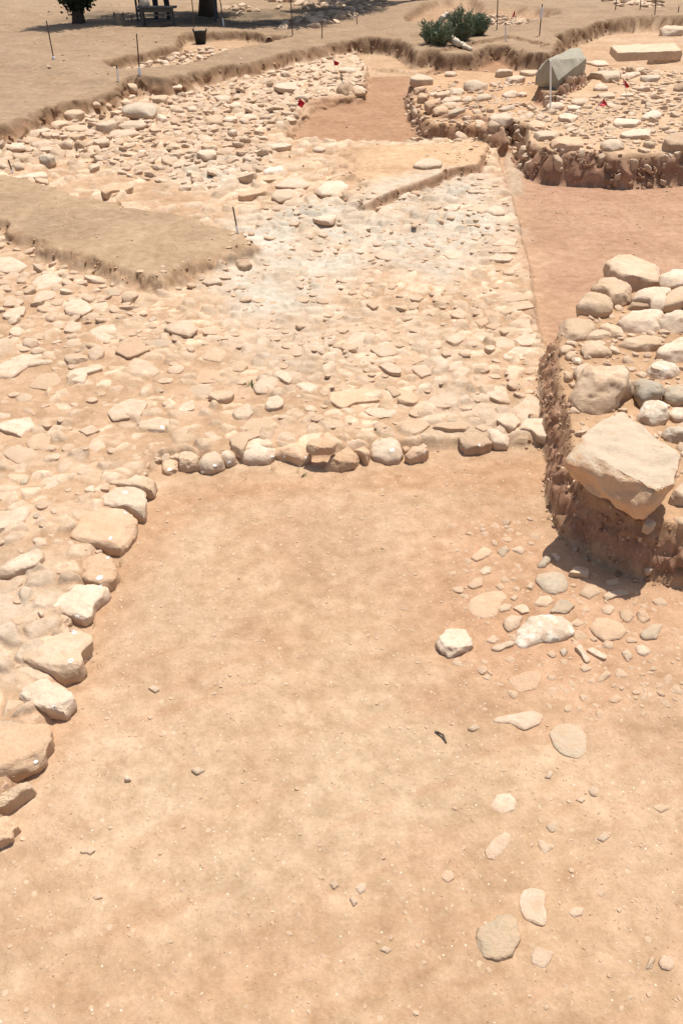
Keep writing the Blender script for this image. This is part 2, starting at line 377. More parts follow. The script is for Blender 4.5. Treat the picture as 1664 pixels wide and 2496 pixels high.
STONES = """
# tile;mat;k;shape;pts;label|landmark phrase
C9;t;.3;a;600,60 740,50 790,0 870,-5 868,60 855,115 815,125 790,100 700,90;rough tan kerb stone at the corner where the left kerb meets the back kerb|the corner kerb stone
C9;p;.3;a;555,190 600,130 700,75 785,60 810,110 825,180 800,265 745,230 720,215 600,215;wedge shaped pale kerb stone with one white paint ring, next below the corner kerb stone|the wedge shaped kerb stone
C9;o;.25;r;420,400 470,260 560,225 720,220 760,290 750,360 680,460 620,450 500,425;large humped orange kerb stone with white paint dabs, widest of the upper left kerb|the humped orange kerb stone
C9;o;.25;a;475,640 490,530 520,475 630,485 665,590 640,680 590,690;upright looking orange kerb stone with a wide white paint mark, directly below the humped one|the kerb stone with a wide paint mark
C9;p;.3;a;305,810 350,750 440,660 590,650 615,700 530,780 520,850 480,880 400,850;ragged slanting kerb stone, dark and crumbly along its lower right edge|the ragged slanting kerb stone
C9;t;.22;a;125,1030 210,960 250,890 300,925 440,890 485,930 492,980 440,1050 455,1110 430,1150 340,1170 220,1120 150,1080;broad notched kerb stone with two white paint marks, in the middle of the left kerb|the broad notched kerb stone
C9;p;.2;a;115,1250 200,1180 260,1165 345,1220 395,1290 350,1380 230,1370 140,1330;pitted pale kerb stone with a curled white paint mark near its lower edge|the pitted pale kerb stone
C9;o;.2;r;-90,1520 0,1470 120,1430 200,1405 255,1440 265,1550 230,1640 190,1680 60,1730 -90,1760;biggest rounded kerb stone cut by the photo's left edge, smooth and orange|the big kerb stone at the left edge
C9;t;.3;a;-90,1910 0,1880 60,1855 165,1790 182,1815 110,1880 30,1945 -90,1990;thin low kerb slab ending in a bluish white tip|the kerb slab with a white tip
C9;o;.35;a;-90,2040 30,1985 70,2000 95,2030 60,2075 62,2110 0,2150 -90,2160;broken reddish kerb stone, lowest of the left kerb|the lowest kerb stone
C7;o;.4;a;740,495 750,420 790,368 832,385 830,435 800,490 770,512;upright slab in the back kerb, its right side in black shadow|the upright kerb slab
C7;t;.2;a;828,390 880,362 908,400 905,470 860,492 826,470;half buried pale kerb stone pressed against the upright slab|the half buried kerb stone
C7;p;.3;r;912,465 940,400 995,370 1018,400 1022,465 970,502 930,492;egg shaped kerb stone with two white paint dots|the egg shaped kerb stone with two dots
C7;p;.3;r;1014,450 1022,385 1050,360 1075,385 1078,450 1040,482;narrow standing kerb stone with one white paint dab|the narrow kerb stone
C7;t;.2;a;1060,350 1100,310 1200,298 1216,325 1150,345 1112,425 1080,420;flat tan stone tucked behind the rounded kerb boulder|the stone tucked behind the kerb boulder
C7;p;.4;r;1110,400 1130,350 1190,328 1250,345 1262,395 1235,438 1150,448 1120,432;rounded kerb boulder with white dots and a dark hollow underneath|the rounded kerb boulder
C7;o;.35;r;1264,390 1300,342 1390,335 1420,370 1420,425 1380,452 1310,425 1272,412;cracked crumbly kerb stone with two pale paint dots, right of the rounded boulder|the cracked kerb stone
C7;o;.35,.09;f;1403,350 1430,315 1500,306 1547,340 1530,365 1440,372;flat orange oval slab lying loose on top of the back kerb|the loose oval slab
C8;o;.3;a;-78,445 -20,400 30,362 80,425 60,455 -10,468 -60,462;wide ragged orange kerb stone right of the loose oval slab|the ragged orange kerb stone
C8;o;.4;a;50,362 120,358 127,400 115,447 90,412 60,385;small triangular kerb stone pointing down to the floor|the triangular kerb stone
C8;p;.35;r;132,350 170,330 230,326 265,360 272,400 260,440 210,442 150,420;knobbly rounded kerb stone with a white paint smear on top|the knobbly kerb stone
C8;o;.3;r;272,372 300,348 315,380 295,408;small round stone squeezed beside the knobbly kerb stone
C8;o;.35;a;298,412 320,375 370,348 397,390 380,412 320,432;jagged orange kerb stone with white paint rings at its right end|the jagged kerb stone
C8;b;.5;f;545,300 600,293 660,310 687,357 640,382 575,392 548,350;flat topped kerb block with dark brown front, white paint dot and drip|the dark fronted kerb block
C8;p;.3;r;660,297 720,278 767,330 757,380 700,377 680,342;lumpy pale kerb stone touching the right side of the dark fronted block|the lumpy pale kerb stone
C8;p;.25;a;785,305 830,262 940,248 1017,305 1005,345 940,372 900,352 870,322;big fractured pale slab at the right end of the back kerb|the fractured end slab
C8;p;.2;f;588,172 640,140 730,150 772,200 700,212 605,202;broad flat tan slab set into paving behind the dark fronted block|the broad tan paving slab
C8;p;.3;f;690,230 720,205 790,215 817,260 790,292 740,272;rounded flat stone with a dark underside, left of the fractured end slab
C8;t;.25;f;262,250 300,228 380,223 412,245 345,302 290,282;isolated flat pentagon of pale stone behind the jagged kerb stone|the isolated pentagon stone
C8;p;.2;f;383,165 420,125 542,130 520,172 430,192;long low pale slab with whitish dust round its edge|the dusty low slab
C8;o;.35;a;255,150 300,93 347,130 357,172 300,177;angular orange stone, four cornered, dark along its near edge|the angular orange stone
C8;p;.25;f;655,127 690,80 755,93 772,165 720,157;wedge slab split by a crack, leaning on the broad tan slab|the cracked wedge slab
C8;p;.2;f;95,192 150,150 250,153 262,215 170,227;pointed flat slab right in front of the long table like slab|the pointed flat slab
C8;o;.3;f;-60,110 0,98 40,85 180,88 184,140 60,157 5,192 -55,150;long table like slab with a straight shadowed front, centre of the paving|the long table like slab
C8;t;.3;r;198,85 240,76 272,115 240,132;small rounded lump just behind the angular orange stone
C8;p;.2;f;777,172 870,95 960,150 955,200 860,232 790,202;wide flat pale slab on the right border of the paving
C8;t;.25;f;608,265 660,243 697,270 650,287;small flat lozenge stone in front of the broad tan slab
C8;t;.2;f;400,270 470,250 570,252 595,285 500,290;low slab almost covered by whitish dust
C6;p;.25;f;738,505 800,455 915,463 920,490 860,512 770,532;flat pale slab standing proud at the paving's right border|the proud border slab
C6;p;.25;f;690,420 740,408 800,440 792,467 720,472;pale stepped slab left of the proud border slab
C6;p;.25;f;790,432 840,400 905,408 920,450 830,462;oblong border slab, second up from the proud one
C6;p;.25;r;773,382 820,358 875,363 877,400 790,412;rounded border stone between two oblong slabs
C6;p;.25;f;758,352 800,308 870,288 882,330 865,364 790,373;large kite shaped border slab|the kite shaped border slab
C6;t;.25;f;718,302 780,258 860,253 892,285 800,302 740,332;long thin border slab with a pointed right end
C6;p;.25;r;698,228 750,200 840,208 852,240 755,257;whitish lump on the border, topped with lime crust
C6;o;.35;a;603,355 660,328 692,345 640,382;wedge shaped orange stone casting a dark left edge
C6;t;.3;r;658,372 700,345 737,365 700,387;rounded tan stone right of the orange wedge
C6;t;.4;a;720,388 770,368 782,400 745,417;grey sided cube like stone beside the border slabs
C6;p;.3;a;473,432 500,400 560,393 572,430 520,470;bright pale five sided stone alone in the paving's middle|the bright five sided stone
C6;t;.3;f;578,427 620,385 700,393 692,430 620,442;broad tan stone with a grey left tip
C6;p;.25;r;17,442 60,395 150,398 182,430 100,467;large bun shaped pale stone in the middle left of the paving|the bun shaped stone
C6;n;.25;r;132,472 180,450 250,468 248,500 180,512;flat greyish oval cobble, right below the bun shaped stone|the greyish oval cobble
C6;o;.2;r;237,522 290,468 340,480 377,520 300,552;large low orange stone right of the greyish oval cobble
C6;p;.3;f;163,546 210,533 272,570 270,597 220,592;small oblong pale slab tilted down to the right
C6;p;.25;a;307,556 400,543 412,590 362,612;pale triangular slab pointing down
C6;p;.35;f;477,547 500,530 552,518 560,550 490,572;small brick like pale stone with a dark front edge|the brick like pale stone
C6;p;.3;r;458,497 500,483 502,510 470,514;little bright lump above the brick like stone
C6;t;.3;r;618,522 660,503 677,535 640,542;small smooth rounded stone left of the proud border slab
C6;t;.3;a;493,312 540,278 582,310 560,337 510,327;ridged tan stone shaped like a small tent
C6;t;.3;r;462,182 510,153 562,180 520,217 480,207;rounded tan stone near the paving's upper right
C6;t;.35;a;88,222 110,203 142,210 144,235 115,247;small square tan stone standing on edge
C6;t;.35;r;113,272 150,260 170,285 145,302;small smooth cobble with a shadow at its right
C6;p;.4;r;78,50 110,23 152,30 152,62 110,80;rounded pale cobble, left one of a touching pair|the left cobble of the touching pair
C6;p;.4;r;153,48 190,23 250,33 252,60 215,72 175,62;rounded pale cobble, right one of a touching pair
C6;p;.45;r;100,157 130,140 157,150 147,172 110,177;small pale cobble dark beneath, below the touching pair
C6;p;.35;f;458,32 500,10 562,25 557,50 500,60;pale flat stone with a dark rim, upper middle of the paving|the dark rimmed flat stone
C6;t;.3;f;513,147 550,123 597,140 570,162;thin diamond shaped tan flake
C6;p;.35;f;754,107 780,97 832,83 827,105 780,117;thin pale slab jutting out from the border onto the red soil
C6;p;.25;f;648,72 720,38 792,53 770,77;broad pale lens shaped border stone
C6;p;.25;f;668,27 740,-2 817,8 812,30 700,37;long pale border stone, topmost of the big ones
CE;p;.4;f;468,387 500,365 547,373 522,407;pale triangular stone, highest conspicuous one of the ashy paving
CE;t;.35;f;573,397 620,376 672,390 650,412;flat tan stone left of the lime crusted lump
CE;p;.3;r;648,412 700,368 742,383 752,430 700,437;lime crusted pale lump on the paving's right border|the lime crusted lump
CE;p;.3;r;688,562 740,523 807,528 792,567;domed pale stone on the right border below the lime crusted lump
CE;p;.5;r;327,207 360,173 420,163 462,180 452,205 380,217;rough white stone lying alone on the earth tongue|the white stone on the earth tongue
CE;n;.5;r;828,187 835,160 865,158 872,185;round grey cobble at the mouth of the narrow gully|the round grey gully cobble
CD;p;.4;r;1248,342 1265,305 1330,296 1392,320 1360,347 1280,362;front one of two big pale humped stones at the paving's far end|the front humped stone
CD;p;.35;r;1265,297 1300,253 1370,248 1442,290 1380,307 1300,302;rear one of two big pale humped stones at the paving's far end
CD;p;.35;r;1440,302 1500,258 1568,253 1602,290 1570,330 1480,332;broad pale hump right of the two humped stones|the broad pale hump
CD;o;.4;f;1093,352 1130,330 1220,296 1234,310 1200,337 1110,364;long narrow slab pointing up to the right, behind the earth spur|the long narrow slab
CD;o;.35;f;1173,252 1200,236 1277,233 1277,262 1180,270;flat rectangular orange slab between spur and red pit
CD;p;.35;a;1432,452 1500,440 1547,423 1532,472 1465,467;pale jagged flake in the ashy paving
CD;p;.45;a;903,147 940,128 1002,128 992,162 940,180;angular pale stone with a shaded front in the far rubble
CD;p;.4;r;1018,127 1045,109 1080,115 1072,140 1030,147;rounded pale stone with a flat top at the rubble's end
CD;b;.5;a;1085,642 1100,625 1147,628 1157,665 1110,682 1090,667;single block like cobble with a dark left face, near the spur's tip|the cobble with a dark left face
CD;n;.45;r;928,737 950,716 1010,718 1020,740 960,750;long grey rounded cobble lying sideways below the spur|the long grey cobble
CD;o;.35;f;453,342 500,305 600,263 612,300 550,332 500,357;long flat orange slab near the earth spur's back edge|the flat orange spur slab
C1;n;.55;r;1038,430 1080,398 1200,383 1322,420 1332,480 1270,517 1150,492 1060,492;biggest stone of the far rubble, flat topped with a pinkish grey side|the pinkish grey boulder
C1;t;.5;a;1048,217 1130,208 1172,213 1160,292 1090,287;smooth squared tan stone at the foot of the far bank|the squared stone under the bank
C1;t;.5;a;1173,222 1210,188 1290,173 1307,235 1270,262 1230,242;stone with a bright top and dark right corner under the far bank
C1;t;.55;f;533,442 570,413 700,428 722,460 640,502 550,487;wide stone with a sloping tan face at the top of the far rubble
C1;p;.5;f;298,602 330,578 422,563 432,590 370,622 310,632;flat bright brick shaped stone on the far rubble's left side
C1;p;.4;r;268,692 320,653 430,653 462,690 380,717 290,722;long pale loaf shaped stone in the far rubble|the loaf shaped stone
C1;n;.55;a;328,842 380,783 440,788 467,850 410,897 350,882;squat grey stone, five sided, above a deep shadow near the left edge|the squat grey stone
C1;p;.5;f;328,747 350,733 480,733 517,755 485,772 350,767;thin pale slab spanning above the squat grey stone
C1;t;.5;r;498,702 540,658 600,668 617,760 570,787 520,742;large rounded tan stone beside the dark crevice
C1;b;.6;a;628,712 680,663 712,688 702,752 660,767;dark brown stone wedged in the crevice of the far rubble
C1;p;.4;f;173,972 240,928 382,898 402,970 300,977;large flat pale slab at the back corner of the earth spur|the slab at the spur's corner
C1;t;.4;f;290,987 350,973 412,983 412,1047 340,1032;tan slab sunk just in front of the slab at the spur's corner
C1;t;.5;r;868,392 930,383 957,410 930,442 880,427;small oval stone lying right against the foot of the far bank
C1;p;.4;r;738,402 800,363 852,388 852,432 760,442;rounded pale hump against the foot of the far bank
C1;t;.5;a;998,362 1050,333 1092,323 1112,380 1050,392;leaning tan wedge with dark right side near the far bank
C1;t;.45;f;1268,282 1340,263 1432,263 1402,347 1290,332;smooth tan slab with a straight pale top edge
C1;p;.5;a;1328,442 1420,428 1432,500 1350,542;bright cornered stone touching the pinkish grey boulder's right side
C1;p;.45;r;998,552 1080,493 1200,498 1252,530 1200,562 1060,572;long humped pale stone in front of the pinkish grey boulder
C1;p;.4;r;908,632 960,593 1110,568 1192,600 1060,642 940,652;long low pale stone right of the dark hole in the rubble
C1;t;.4;r;543,562 620,543 720,548 752,590 700,612 580,602;broad smooth tan stone in the rubble's left half
C1;p;.55;f;798,562 850,518 980,488 1002,530 940,592 850,602;tilted slab overhanging the dark hole in the far rubble|the slab over the dark hole
C1;o;.35;f;848,1127 900,1093 1010,1063 1027,1120 950,1147 890,1182;flat orange slab just behind the earth spur
C1;p;.35;f;1018,1082 1060,1033 1120,1028 1132,1080 1080,1117;flat pale slab joined to the orange slab behind the spur
C1;p;.5;f;753,912 790,883 850,888 842,915 770,942;small tilted slab with a dark front in the middle rubble
C1;p;.45;r;58,747 120,708 220,713 227,760 120,777;pale rounded stone at the far rubble's left end
C1;t;.45;f;108,782 200,773 292,800 200,842 130,827;flat tan stone with a shaded right corner at the left end
C1;p;.5;r;98,902 150,853 187,900 200,952 130,952;knobbly stone right of the short stake at the left edge
C1;p;.45;r;-30,872 40,858 72,920 50,947 -30,932;pale stone left of the short stake at the left edge
C1;w;.5;a;1168,772 1190,743 1232,748 1242,782;small brilliant white stone in the middle of the far rubble|the brilliant white stone
C1;t;.45;f;578,662 650,618 742,613 732,640 640,682;flat stone sloping to the left above the rounded crevice stone
C1;t;.5;f;428,542 500,508 562,508 602,540 460,577;flat tan slab, pointed at its right, below the sloping faced stone
C1;p;.45;f;778,702 850,673 922,668 932,700 830,732;flat stone with a dark round end below the dark hole
C1;p;.5;r;1438,252 1500,223 1552,243 1542,267 1450,267;rounded pale stone lying close to the far bank, right of the squared one
C2;p;.45;f;293,382 340,368 440,388 432,430 350,432;smooth broad stone in the centre of the far rubble
C2;p;.5;r;428,472 470,428 520,438 527,480 450,492;rounded stone with a dark foot in the centre of the far rubble
C2;p;.55;r;88,492 130,468 167,490 155,517 105,522;small stone with a black underside in the far rubble
C2;t;.55;a;213,557 280,533 370,558 362,605 250,602;stone with a dark hollow front near the red pit|the hollow fronted stone
C2;p;.45;f;370,577 430,543 492,548 492,590 440,617 390,592;pale slab joined to the right of the hollow fronted stone
C2;p;.45;r;513,562 560,538 650,543 652,580 540,582;pale stone ending the row that runs towards the red pit
C2;p;.45;r;723,472 760,438 830,428 832,455 740,487;curved pale stone at the upper edge of the red pit
C2;p;.45;a;838,432 870,403 952,408 932,437;pale stone with a dark lower edge, left of the tilted red flag
C2;p;.45;r;958,412 1000,378 1060,398 1072,450 980,412;pale rubble stone right behind the tilted red flag
C2;p;.5;a;848,212 880,168 932,183 922,215 870,242;pale stone with a shaded left face in the upper rubble
C2;p;.45;r;1128,312 1170,283 1232,293 1222,322 1120,342;pale stone left of the brown weathered stump
C2;p;.35;f;788,312 830,273 900,258 982,268 975,320 1050,345 850,332;largest bright slab of the upper rubble, left of the flags|the largest bright slab
C2;b;.6;r;1298,412 1320,348 1360,313 1430,338 1442,400 1380,462 1330,442;dark brown weathered stone with dry grass, beside the short stake|the brown weathered stone
C2;t;.5;r;1448,392 1480,358 1530,368 1532,407 1460,417;tan stone touching the right side of the brown weathered stone
C2;p;.45;r;1437,292 1500,298 1552,340 1450,362;pale stone behind the brown weathered stone's right shoulder
C2;p;.5;r;1318,182 1360,148 1450,168 1452,197 1380,192;rounded pale stone in front of the far upright red flag
C2;p;.4;f;743,792 790,768 900,768 942,790 860,822 770,822;flat pale slab just in front of the red pit's left corner
C2;p;.45;r;1108,822 1150,788 1212,820 1180,852 1130,847;small domed stone on the near lip of the red pit
C2;t;.4;f;198,792 240,748 330,798 332,832 240,832;tan slab sloping left in the near part of the far rubble
C2;p;.5;a;413,692 480,658 492,690 450,722;pale block with a shaded right face in the near rubble
C2;p;.4;r;538,912 590,878 642,910 600,942;domed pale stone above the ashy patch
C2;w;.45;a;688,987 770,948 862,943 872,1000 720,1012;shattered white stone between the ashy patch and the tongue
C3;p;.55;f;43,95 80,76 160,83 172,120 90,137 53,127;squared pale block at the far left corner of the back wall|the corner block of the back wall
C3;p;.5;r;233,72 270,53 307,75 290,94 240,92;rounded pale stone at the rear of the back wall's left arm
C3;o;.55;a;63,167 95,133 132,155 120,182 75,197;orange stone on the left face of the back wall, second row
C3;o;.55;a;83,197 120,183 152,205 130,242 90,237;orange stone on the left face of the back wall, third row
C3;p;.45;r;348,167 370,118 420,98 470,150 477,180 400,194;large twin humped pale stone on the back wall's left arm|the twin humped stone
C3;t;.55;f;178,183 230,163 267,180 255,207 205,217;slab with a dark brown left end on the back wall's left arm
C3;p;.5;r;263,167 320,148 347,175 330,197 275,197;pale rounded stone left of the twin humped stone
C3;p;.5;r;328,212 360,188 397,205 390,237 345,237;egg shaped pale cobble in front of the twin humped stone
C3;p;.5;r;403,222 430,193 480,178 500,205 470,222 420,232;crescent shaped pale stone right of the egg shaped cobble
C3;n;.4;f;253,297 280,270 340,260 354,275 300,302 260,307;flat grey green oval stone on the near edge of the left arm|the grey green oval stone
C3;n;.3;f;538,277 565,245 620,236 627,260 570,292;grey flat slab lying on soil between the wall's two arms
C3;p;.5;f;518,77 560,50 605,33 617,65 550,97;tilted pale block standing up at the rear of the wall
C3;p;.45;f;578,102 630,68 692,105 650,127 590,124;large pale slab in front of the tilted block
C3;t;.4;f;653,62 720,43 757,60 740,87 690,87;tan slab close to the left of the grey green boulder
C3;p;.45;r;558,187 600,158 642,170 637,207 590,217;pale rounded stone in the middle of the back wall
C3;p;.45;a;639,192 665,168 697,185 680,207;small cornered pale stone right of the middle one
C3;p;.5;f;213,222 250,201 325,203 322,225 230,237;flat pale slab above a smaller one on the left arm
C3;t;.5;r;213,257 250,230 300,228 312,255 240,267;tan stone behind the grey green oval stone
C3;o;.55;a;123,252 150,233 200,238 207,290 150,302;orange block on the near left corner of the left arm
C3;o;.55;r;168,292 200,268 250,273 252,315 185,322;orange rounded stone left of the grey green oval stone
C3;p;.5;a;488,322 510,293 600,290 622,320 580,362 500,352;big pale stone capping the wall's inner corner above dark soil|the inner corner capstone
C3;o;.5;f;698,357 740,333 800,348 802,375 720,380;orange pale block on the gully's right edge
C3;p;.5;f;733,402 780,383 860,393 872,430 760,442;pale slab at the nearest left corner above the gully
C3;o;.5;a;833,452 880,418 1000,428 1007,490 900,502 840,482;big orange stone overhanging the wall's dark near face|the overhanging orange stone
C3;p;.4;f;868,307 920,290 982,310 960,337 880,332;bright flat slab right of the rounded pin boulder
C3;p;.45;r;1108,482 1140,438 1200,448 1242,500 1190,527 1130,517;rounded dusty stone on the near edge of the back wall
C3;b;.6;a;1453,482 1490,403 1560,418 1620,450 1620,505 1500,502;dark based tan block near the photo's right edge
C3;p;.4;f;1213,412 1290,378 1385,383 1392,430 1240,432;long pale slab in the right part of the back wall
C3;p;.4;f;1178,347 1200,318 1340,338 1302,367 1190,367;low broad pale slab right behind the long one
C3;w;.4;r;1338,312 1370,273 1430,283 1447,320 1400,347 1360,337;rough white coral textured stone in the back wall|the coral textured stone
C3;b;.55;r;1518,152 1540,118 1600,108 1620,180 1560,192;dark sided round stone at the photo's right edge
C3;p;.5;r;803,262 830,228 880,223 907,260 890,287 830,287;rounded pale boulder at the foot of the tall white pin|the rounded pin boulder
C3;p;.5;f;788,217 850,203 852,225 800,242;small slab above a black hole, left behind the pin boulder
C3;p;.45;f;938,227 960,208 1035,208 1037,235 960,237;flat oblong slab below the grey green boulder's pedestal
C3;p;.45;f;1088,187 1130,173 1185,178 1187,205 1110,207;oblong slab behind the lying red flag
C3;p;.4;f;1208,202 1250,168 1312,190 1240,197;wide flat stone below the upright near flag
C3;p;.4;f;918,252 960,238 1002,260 985,282 930,282;flat dusty slab left of the lying red flag
C3;p;.45;f;1028,62 1100,43 1215,58 1217,105 1140,122 1110,82;long pale slab with a blunt lit end, right of the grey green boulder|the blunt ended slab
C3;p;.45;r;1068,137 1110,118 1157,165 1120,177 1075,167;pale triangular stone in front of the blunt ended slab
C3;p;.45;r;1223,92 1290,63 1332,58 1290,102 1240,112;long rounded stone behind the upright near flag
C3;n;.45;f;1328,92 1360,68 1440,73 1432,107 1370,117;greyish flat block right of the upright near flag
C3;p;.5;r;1028,7 1060,-2 1130,-2 1152,25 1090,32;pale slab against the right flank of the grey green boulder
C3;p;.5;r;1178,22 1230,-2 1290,-2 1302,40 1230,50;rounded pale stone below the long squared block
C3;p;.5;r;1298,32 1320,8 1357,30 1340,57;egg shaped stone between squared block and dark ended rock
CF;b;.6;a;1268,602 1290,510 1400,458 1542,470 1520,542 1330,632;rough rock with a dark left end, in front of the long squared block|the dark ended rock
CF;p;.5;f;1350,252 1380,230 1480,228 1590,270 1600,340 1480,362 1370,322;large pale weathered block by the photo's upper right edge
C4;t;.3,.2;a;705,170 740,120 870,88 1000,108 1130,160 1220,240 1310,480 1170,485 1030,515 950,480 800,350 715,250;big leaning boulder on top of the stone heap|the leaning top boulder
C4;t;.3,.02;a;512,402 560,362 760,310 830,400 900,500 1000,640 870,722 760,742 700,600 550,560;tall wedge stone propped under the leaning boulder's left side|the propped wedge stone
C4;t;.4;r;335,732 390,650 435,548 560,578 690,660 742,740 690,852 580,867 420,832 345,812;large rounded boulder at the heap's left rear corner|the heap's left rear boulder
C4;p;.35,.04;a;1030,555 1100,498 1350,488 1420,530 1350,600 1340,742 1220,752 1200,662 1040,625;blocky pale stone directly under the leaning boulder
C4;b;.5;f;888,690 950,658 1200,648 1227,720 1200,762 1050,752 940,722;flat grey brown slab wedged low under the blocky pale stone|the wedged grey brown slab
C4;t;.35,.04;a;1358,622 1430,518 1568,478 1720,520 1720,640 1480,722 1370,742;stone with a shaded left face at the right edge of the heap's rear
C4;p;.35,.08;r;1308,372 1420,308 1440,278 1720,268 1720,480 1430,492 1320,482;big pale boulder at the right edge behind the heap
C4;p;.35;f;828,842 880,788 1020,758 1180,768 1332,778 1322,850 1300,962 1150,1022 950,1012 870,952;wide flat topped block in the heap's second row|the wide flat topped block
C4;p;.4;f;1328,852 1400,758 1720,728 1720,960 1450,1012 1340,922;flat topped block at the right edge with a black gap at its left
C4;t;.2;f;128,992 170,818 300,848 550,918 520,980 430,1122 300,1142 200,1132;big brownish flat slab at the heap's left edge, cracked across|the brownish edge slab
C4;t;.3;f;608,962 650,913 780,958 922,1040 900,1082 780,1072 700,1052;long narrow tongue shaped slab right of the brownish edge slab
C4;t;.2;f;442,1112 480,1018 600,948 702,1080 560,1132;broken off half lying right of the crack in the brownish slab
C4;t;.35;a;838,1152 950,1098 1100,1038 1250,1043 1362,1135 1270,1192 1150,1232 950,1212;low gabled stone in the middle of the heap|the low gabled stone
C4;p;.35;a;1318,1272 1420,1128 1500,1068 1720,1078 1720,1350 1450,1372 1350,1342;large pale boulder at the right edge halfway down the heap
C4;w;.35;a;1148,1442 1200,1358 1350,1368 1542,1408 1480,1502 1350,1572 1260,1562 1160,1522;white triangular stone above the dark grey cobble|the white triangular stone
C4;t;.35;r;383,1222 420,1148 500,1128 600,1178 732,1310 640,1322 520,1322 410,1342;rounded knob just behind the heap's largest middle boulder
C4;t;.4;a;350,1652 400,1520 520,1368 640,1328 800,1398 992,1580 930,1700 850,1822 700,1962 520,1952 420,1852 350,1732;massive middle boulder with a rough brown left flank|the massive middle boulder
C4;g;.4,.02;r;978,1602 1080,1558 1250,1608 1332,1730 1322,1800 1200,1850 1110,1932 1050,1832;smooth dark grey cobble, shiny and pointed, in the heap|the dark grey cobble
C4;w;.3;a;1068,2022 1110,1900 1220,1778 1380,1898 1412,1950 1350,2142 1290,2182 1150,2132 1080,2082;pale crusty stone standing right behind the great block|the crusty stone behind the great block
C4;n;.35;r;1338,1742 1420,1648 1568,1638 1670,1750 1600,1892 1480,1912 1370,1842;grey speckled round stone right of the dark grey cobble
C4;w;.35;r;1408,2002 1450,1918 1670,1928 1670,2080 1480,2092;white lumpy stone at the right edge, above the grey edge stone
C4;n;.4;a;1368,2192 1450,2128 1670,2098 1730,2250 1670,2350 1450,2292;grey stone at the right edge touching the great block
C4;t;.35;r;118,1232 170,1168 260,1178 282,1230 200,1292 140,1292;round tan cobble at the top of the heap's left edge chain
C4;t;.35;r;178,1312 220,1238 290,1248 312,1330 220,1372;tan cobble second in the heap's left edge chain
C4;p;.35;a;263,1312 340,1303 392,1350 350,1402 280,1382;small pale square cobble inside the heap's left edge chain
C4;p;.35;r;283,1502 330,1428 472,1398 430,1482 380,1602 330,1622;leaning pale stone against the massive middle boulder's left
C4;t;.4;r;160,1502 230,1490 272,1570 220,1642 180,1592;rough cobble embedded in the heap's steep left face
C4;t;.4;r;218,1622 280,1608 312,1650 260,1692;small tan cobble with a white chip under it in the left face
C4;t;.4;r;248,1742 340,1708 372,1790 280,1802;lower tan cobble in the heap's steep left face
C4;t;.4;r;248,1852 320,1818 372,1860 342,1922 270,1922;round cobble at the bottom of the heap's left edge chain
C4;p;.3;a;908,1432 1000,1418 1012,1470 930,1492;small white chip in the soil of the heap's centre
C8;n;.4,.05;a;1385,712 1420,678 1445,710 1412,735;small grey stone jammed under the great block's tip
C8;p;.6;a;1528,680 1545,500 1570,440 1640,450 1640,690;tall pale stone cut by the right edge beside the great block
CA;o;.15;r;328,540 350,490 430,450 520,443 562,480 520,522 495,592 450,614 380,602;largest smooth flat orange cobble set in the floor|the large flat orange cobble
CA;n;.3;r;723,382 740,345 800,333 870,333 907,400 890,452 830,480 780,462;smooth rounded pale grey cobble, dark along its left rim|the rounded pale grey cobble
CA;w;.3;r;608,745 625,670 690,590 790,576 870,590 932,640 942,702 860,742 760,752 650,792;largest white crusted boulder in the floor's cobble scatter|the white crusted boulder
CA;p;.35;a;138,747 210,648 290,633 352,660 382,740 330,792 220,842;angular pale stone with a dark shadowed left side, left of the scatter|the angular shadowed stone
CA;o;.25;r;1028,662 1070,603 1130,596 1212,640 1247,690 1200,737 1120,752 1060,702;domed orange stone half buried right of the white crusted boulder|the domed orange stone
CA;o;.12;f;563,925 590,905 745,903 757,960 720,1012 620,1032 567,982;smooth flush orange slab with small white chips at its left|the flush orange slab
CA;o;.25;a;343,262 420,188 467,215 455,247 380,287;diamond shaped orange stone at the top left of the scatter|the diamond shaped stone
CA;n;.3;r;498,222 540,173 572,210 535,272;bluish grey rounded cobble right of the diamond shaped stone
CA;p;.35;a;578,207 630,183 662,215 640,247;small pale wedge with a dark left edge
CA;n;.3;r;733,305 780,218 817,260 780,332 735,337;upright greyish cobble just behind the rounded pale grey cobble
CA;p;.3;r;803,227 835,218 867,265 845,292;slim pale cobble leaning on the upright greyish one
CA;t;.45;f;903,362 930,308 1000,296 1037,325 1025,387 985,367;flat topped stone with an undercut dark front|the undercut flat topped stone
CA;t;.2;r;328,422 370,373 417,368 412,420 360,442;half buried tan stone behind the large flat orange cobble
CA;p;.25;a;393,337 430,303 467,310 460,347 420,362;small pale chip stone between the diamond and the half buried one
CA;t;.25;r;973,467 1010,403 1070,408 1097,455 1030,502;tan rounded stone below the undercut flat topped stone
CA;t;.3;r;708,532 740,478 800,468 822,510 780,547;tan cobble directly in front of the rounded pale grey cobble
CA;n;.3;f;798,572 850,493 920,488 947,530 890,587;long greyish slab touching the white crusted boulder's back
CA;p;.3;f;588,542 640,518 670,518 692,570 640,587;pale flat cobble behind the white crusted boulder's left end
CA;p;.3;r;503,547 540,518 587,525 570,562 515,577;pale lump touching the large flat orange cobble's right rim
CA;p;.3;r;533,622 580,583 650,588 622,662 570,692 545,667;rounded cobble leaning against the white crusted boulder's left
CA;p;.25;r;433,737 470,698 512,730 480,757;flat oval cobble right of the angular shadowed stone
CA;p;.3;f;458,782 530,743 602,718 602,752 500,802;long pale finger shaped stone left of the white crusted boulder
CA;p;.3;f;1108,472 1150,443 1220,433 1267,470 1180,482 1130,512;curved pale slab with a narrow right end
CA;o;.35;a;1303,562 1340,538 1387,620 1340,652 1310,612;orange upright triangular stone with a dark left edge
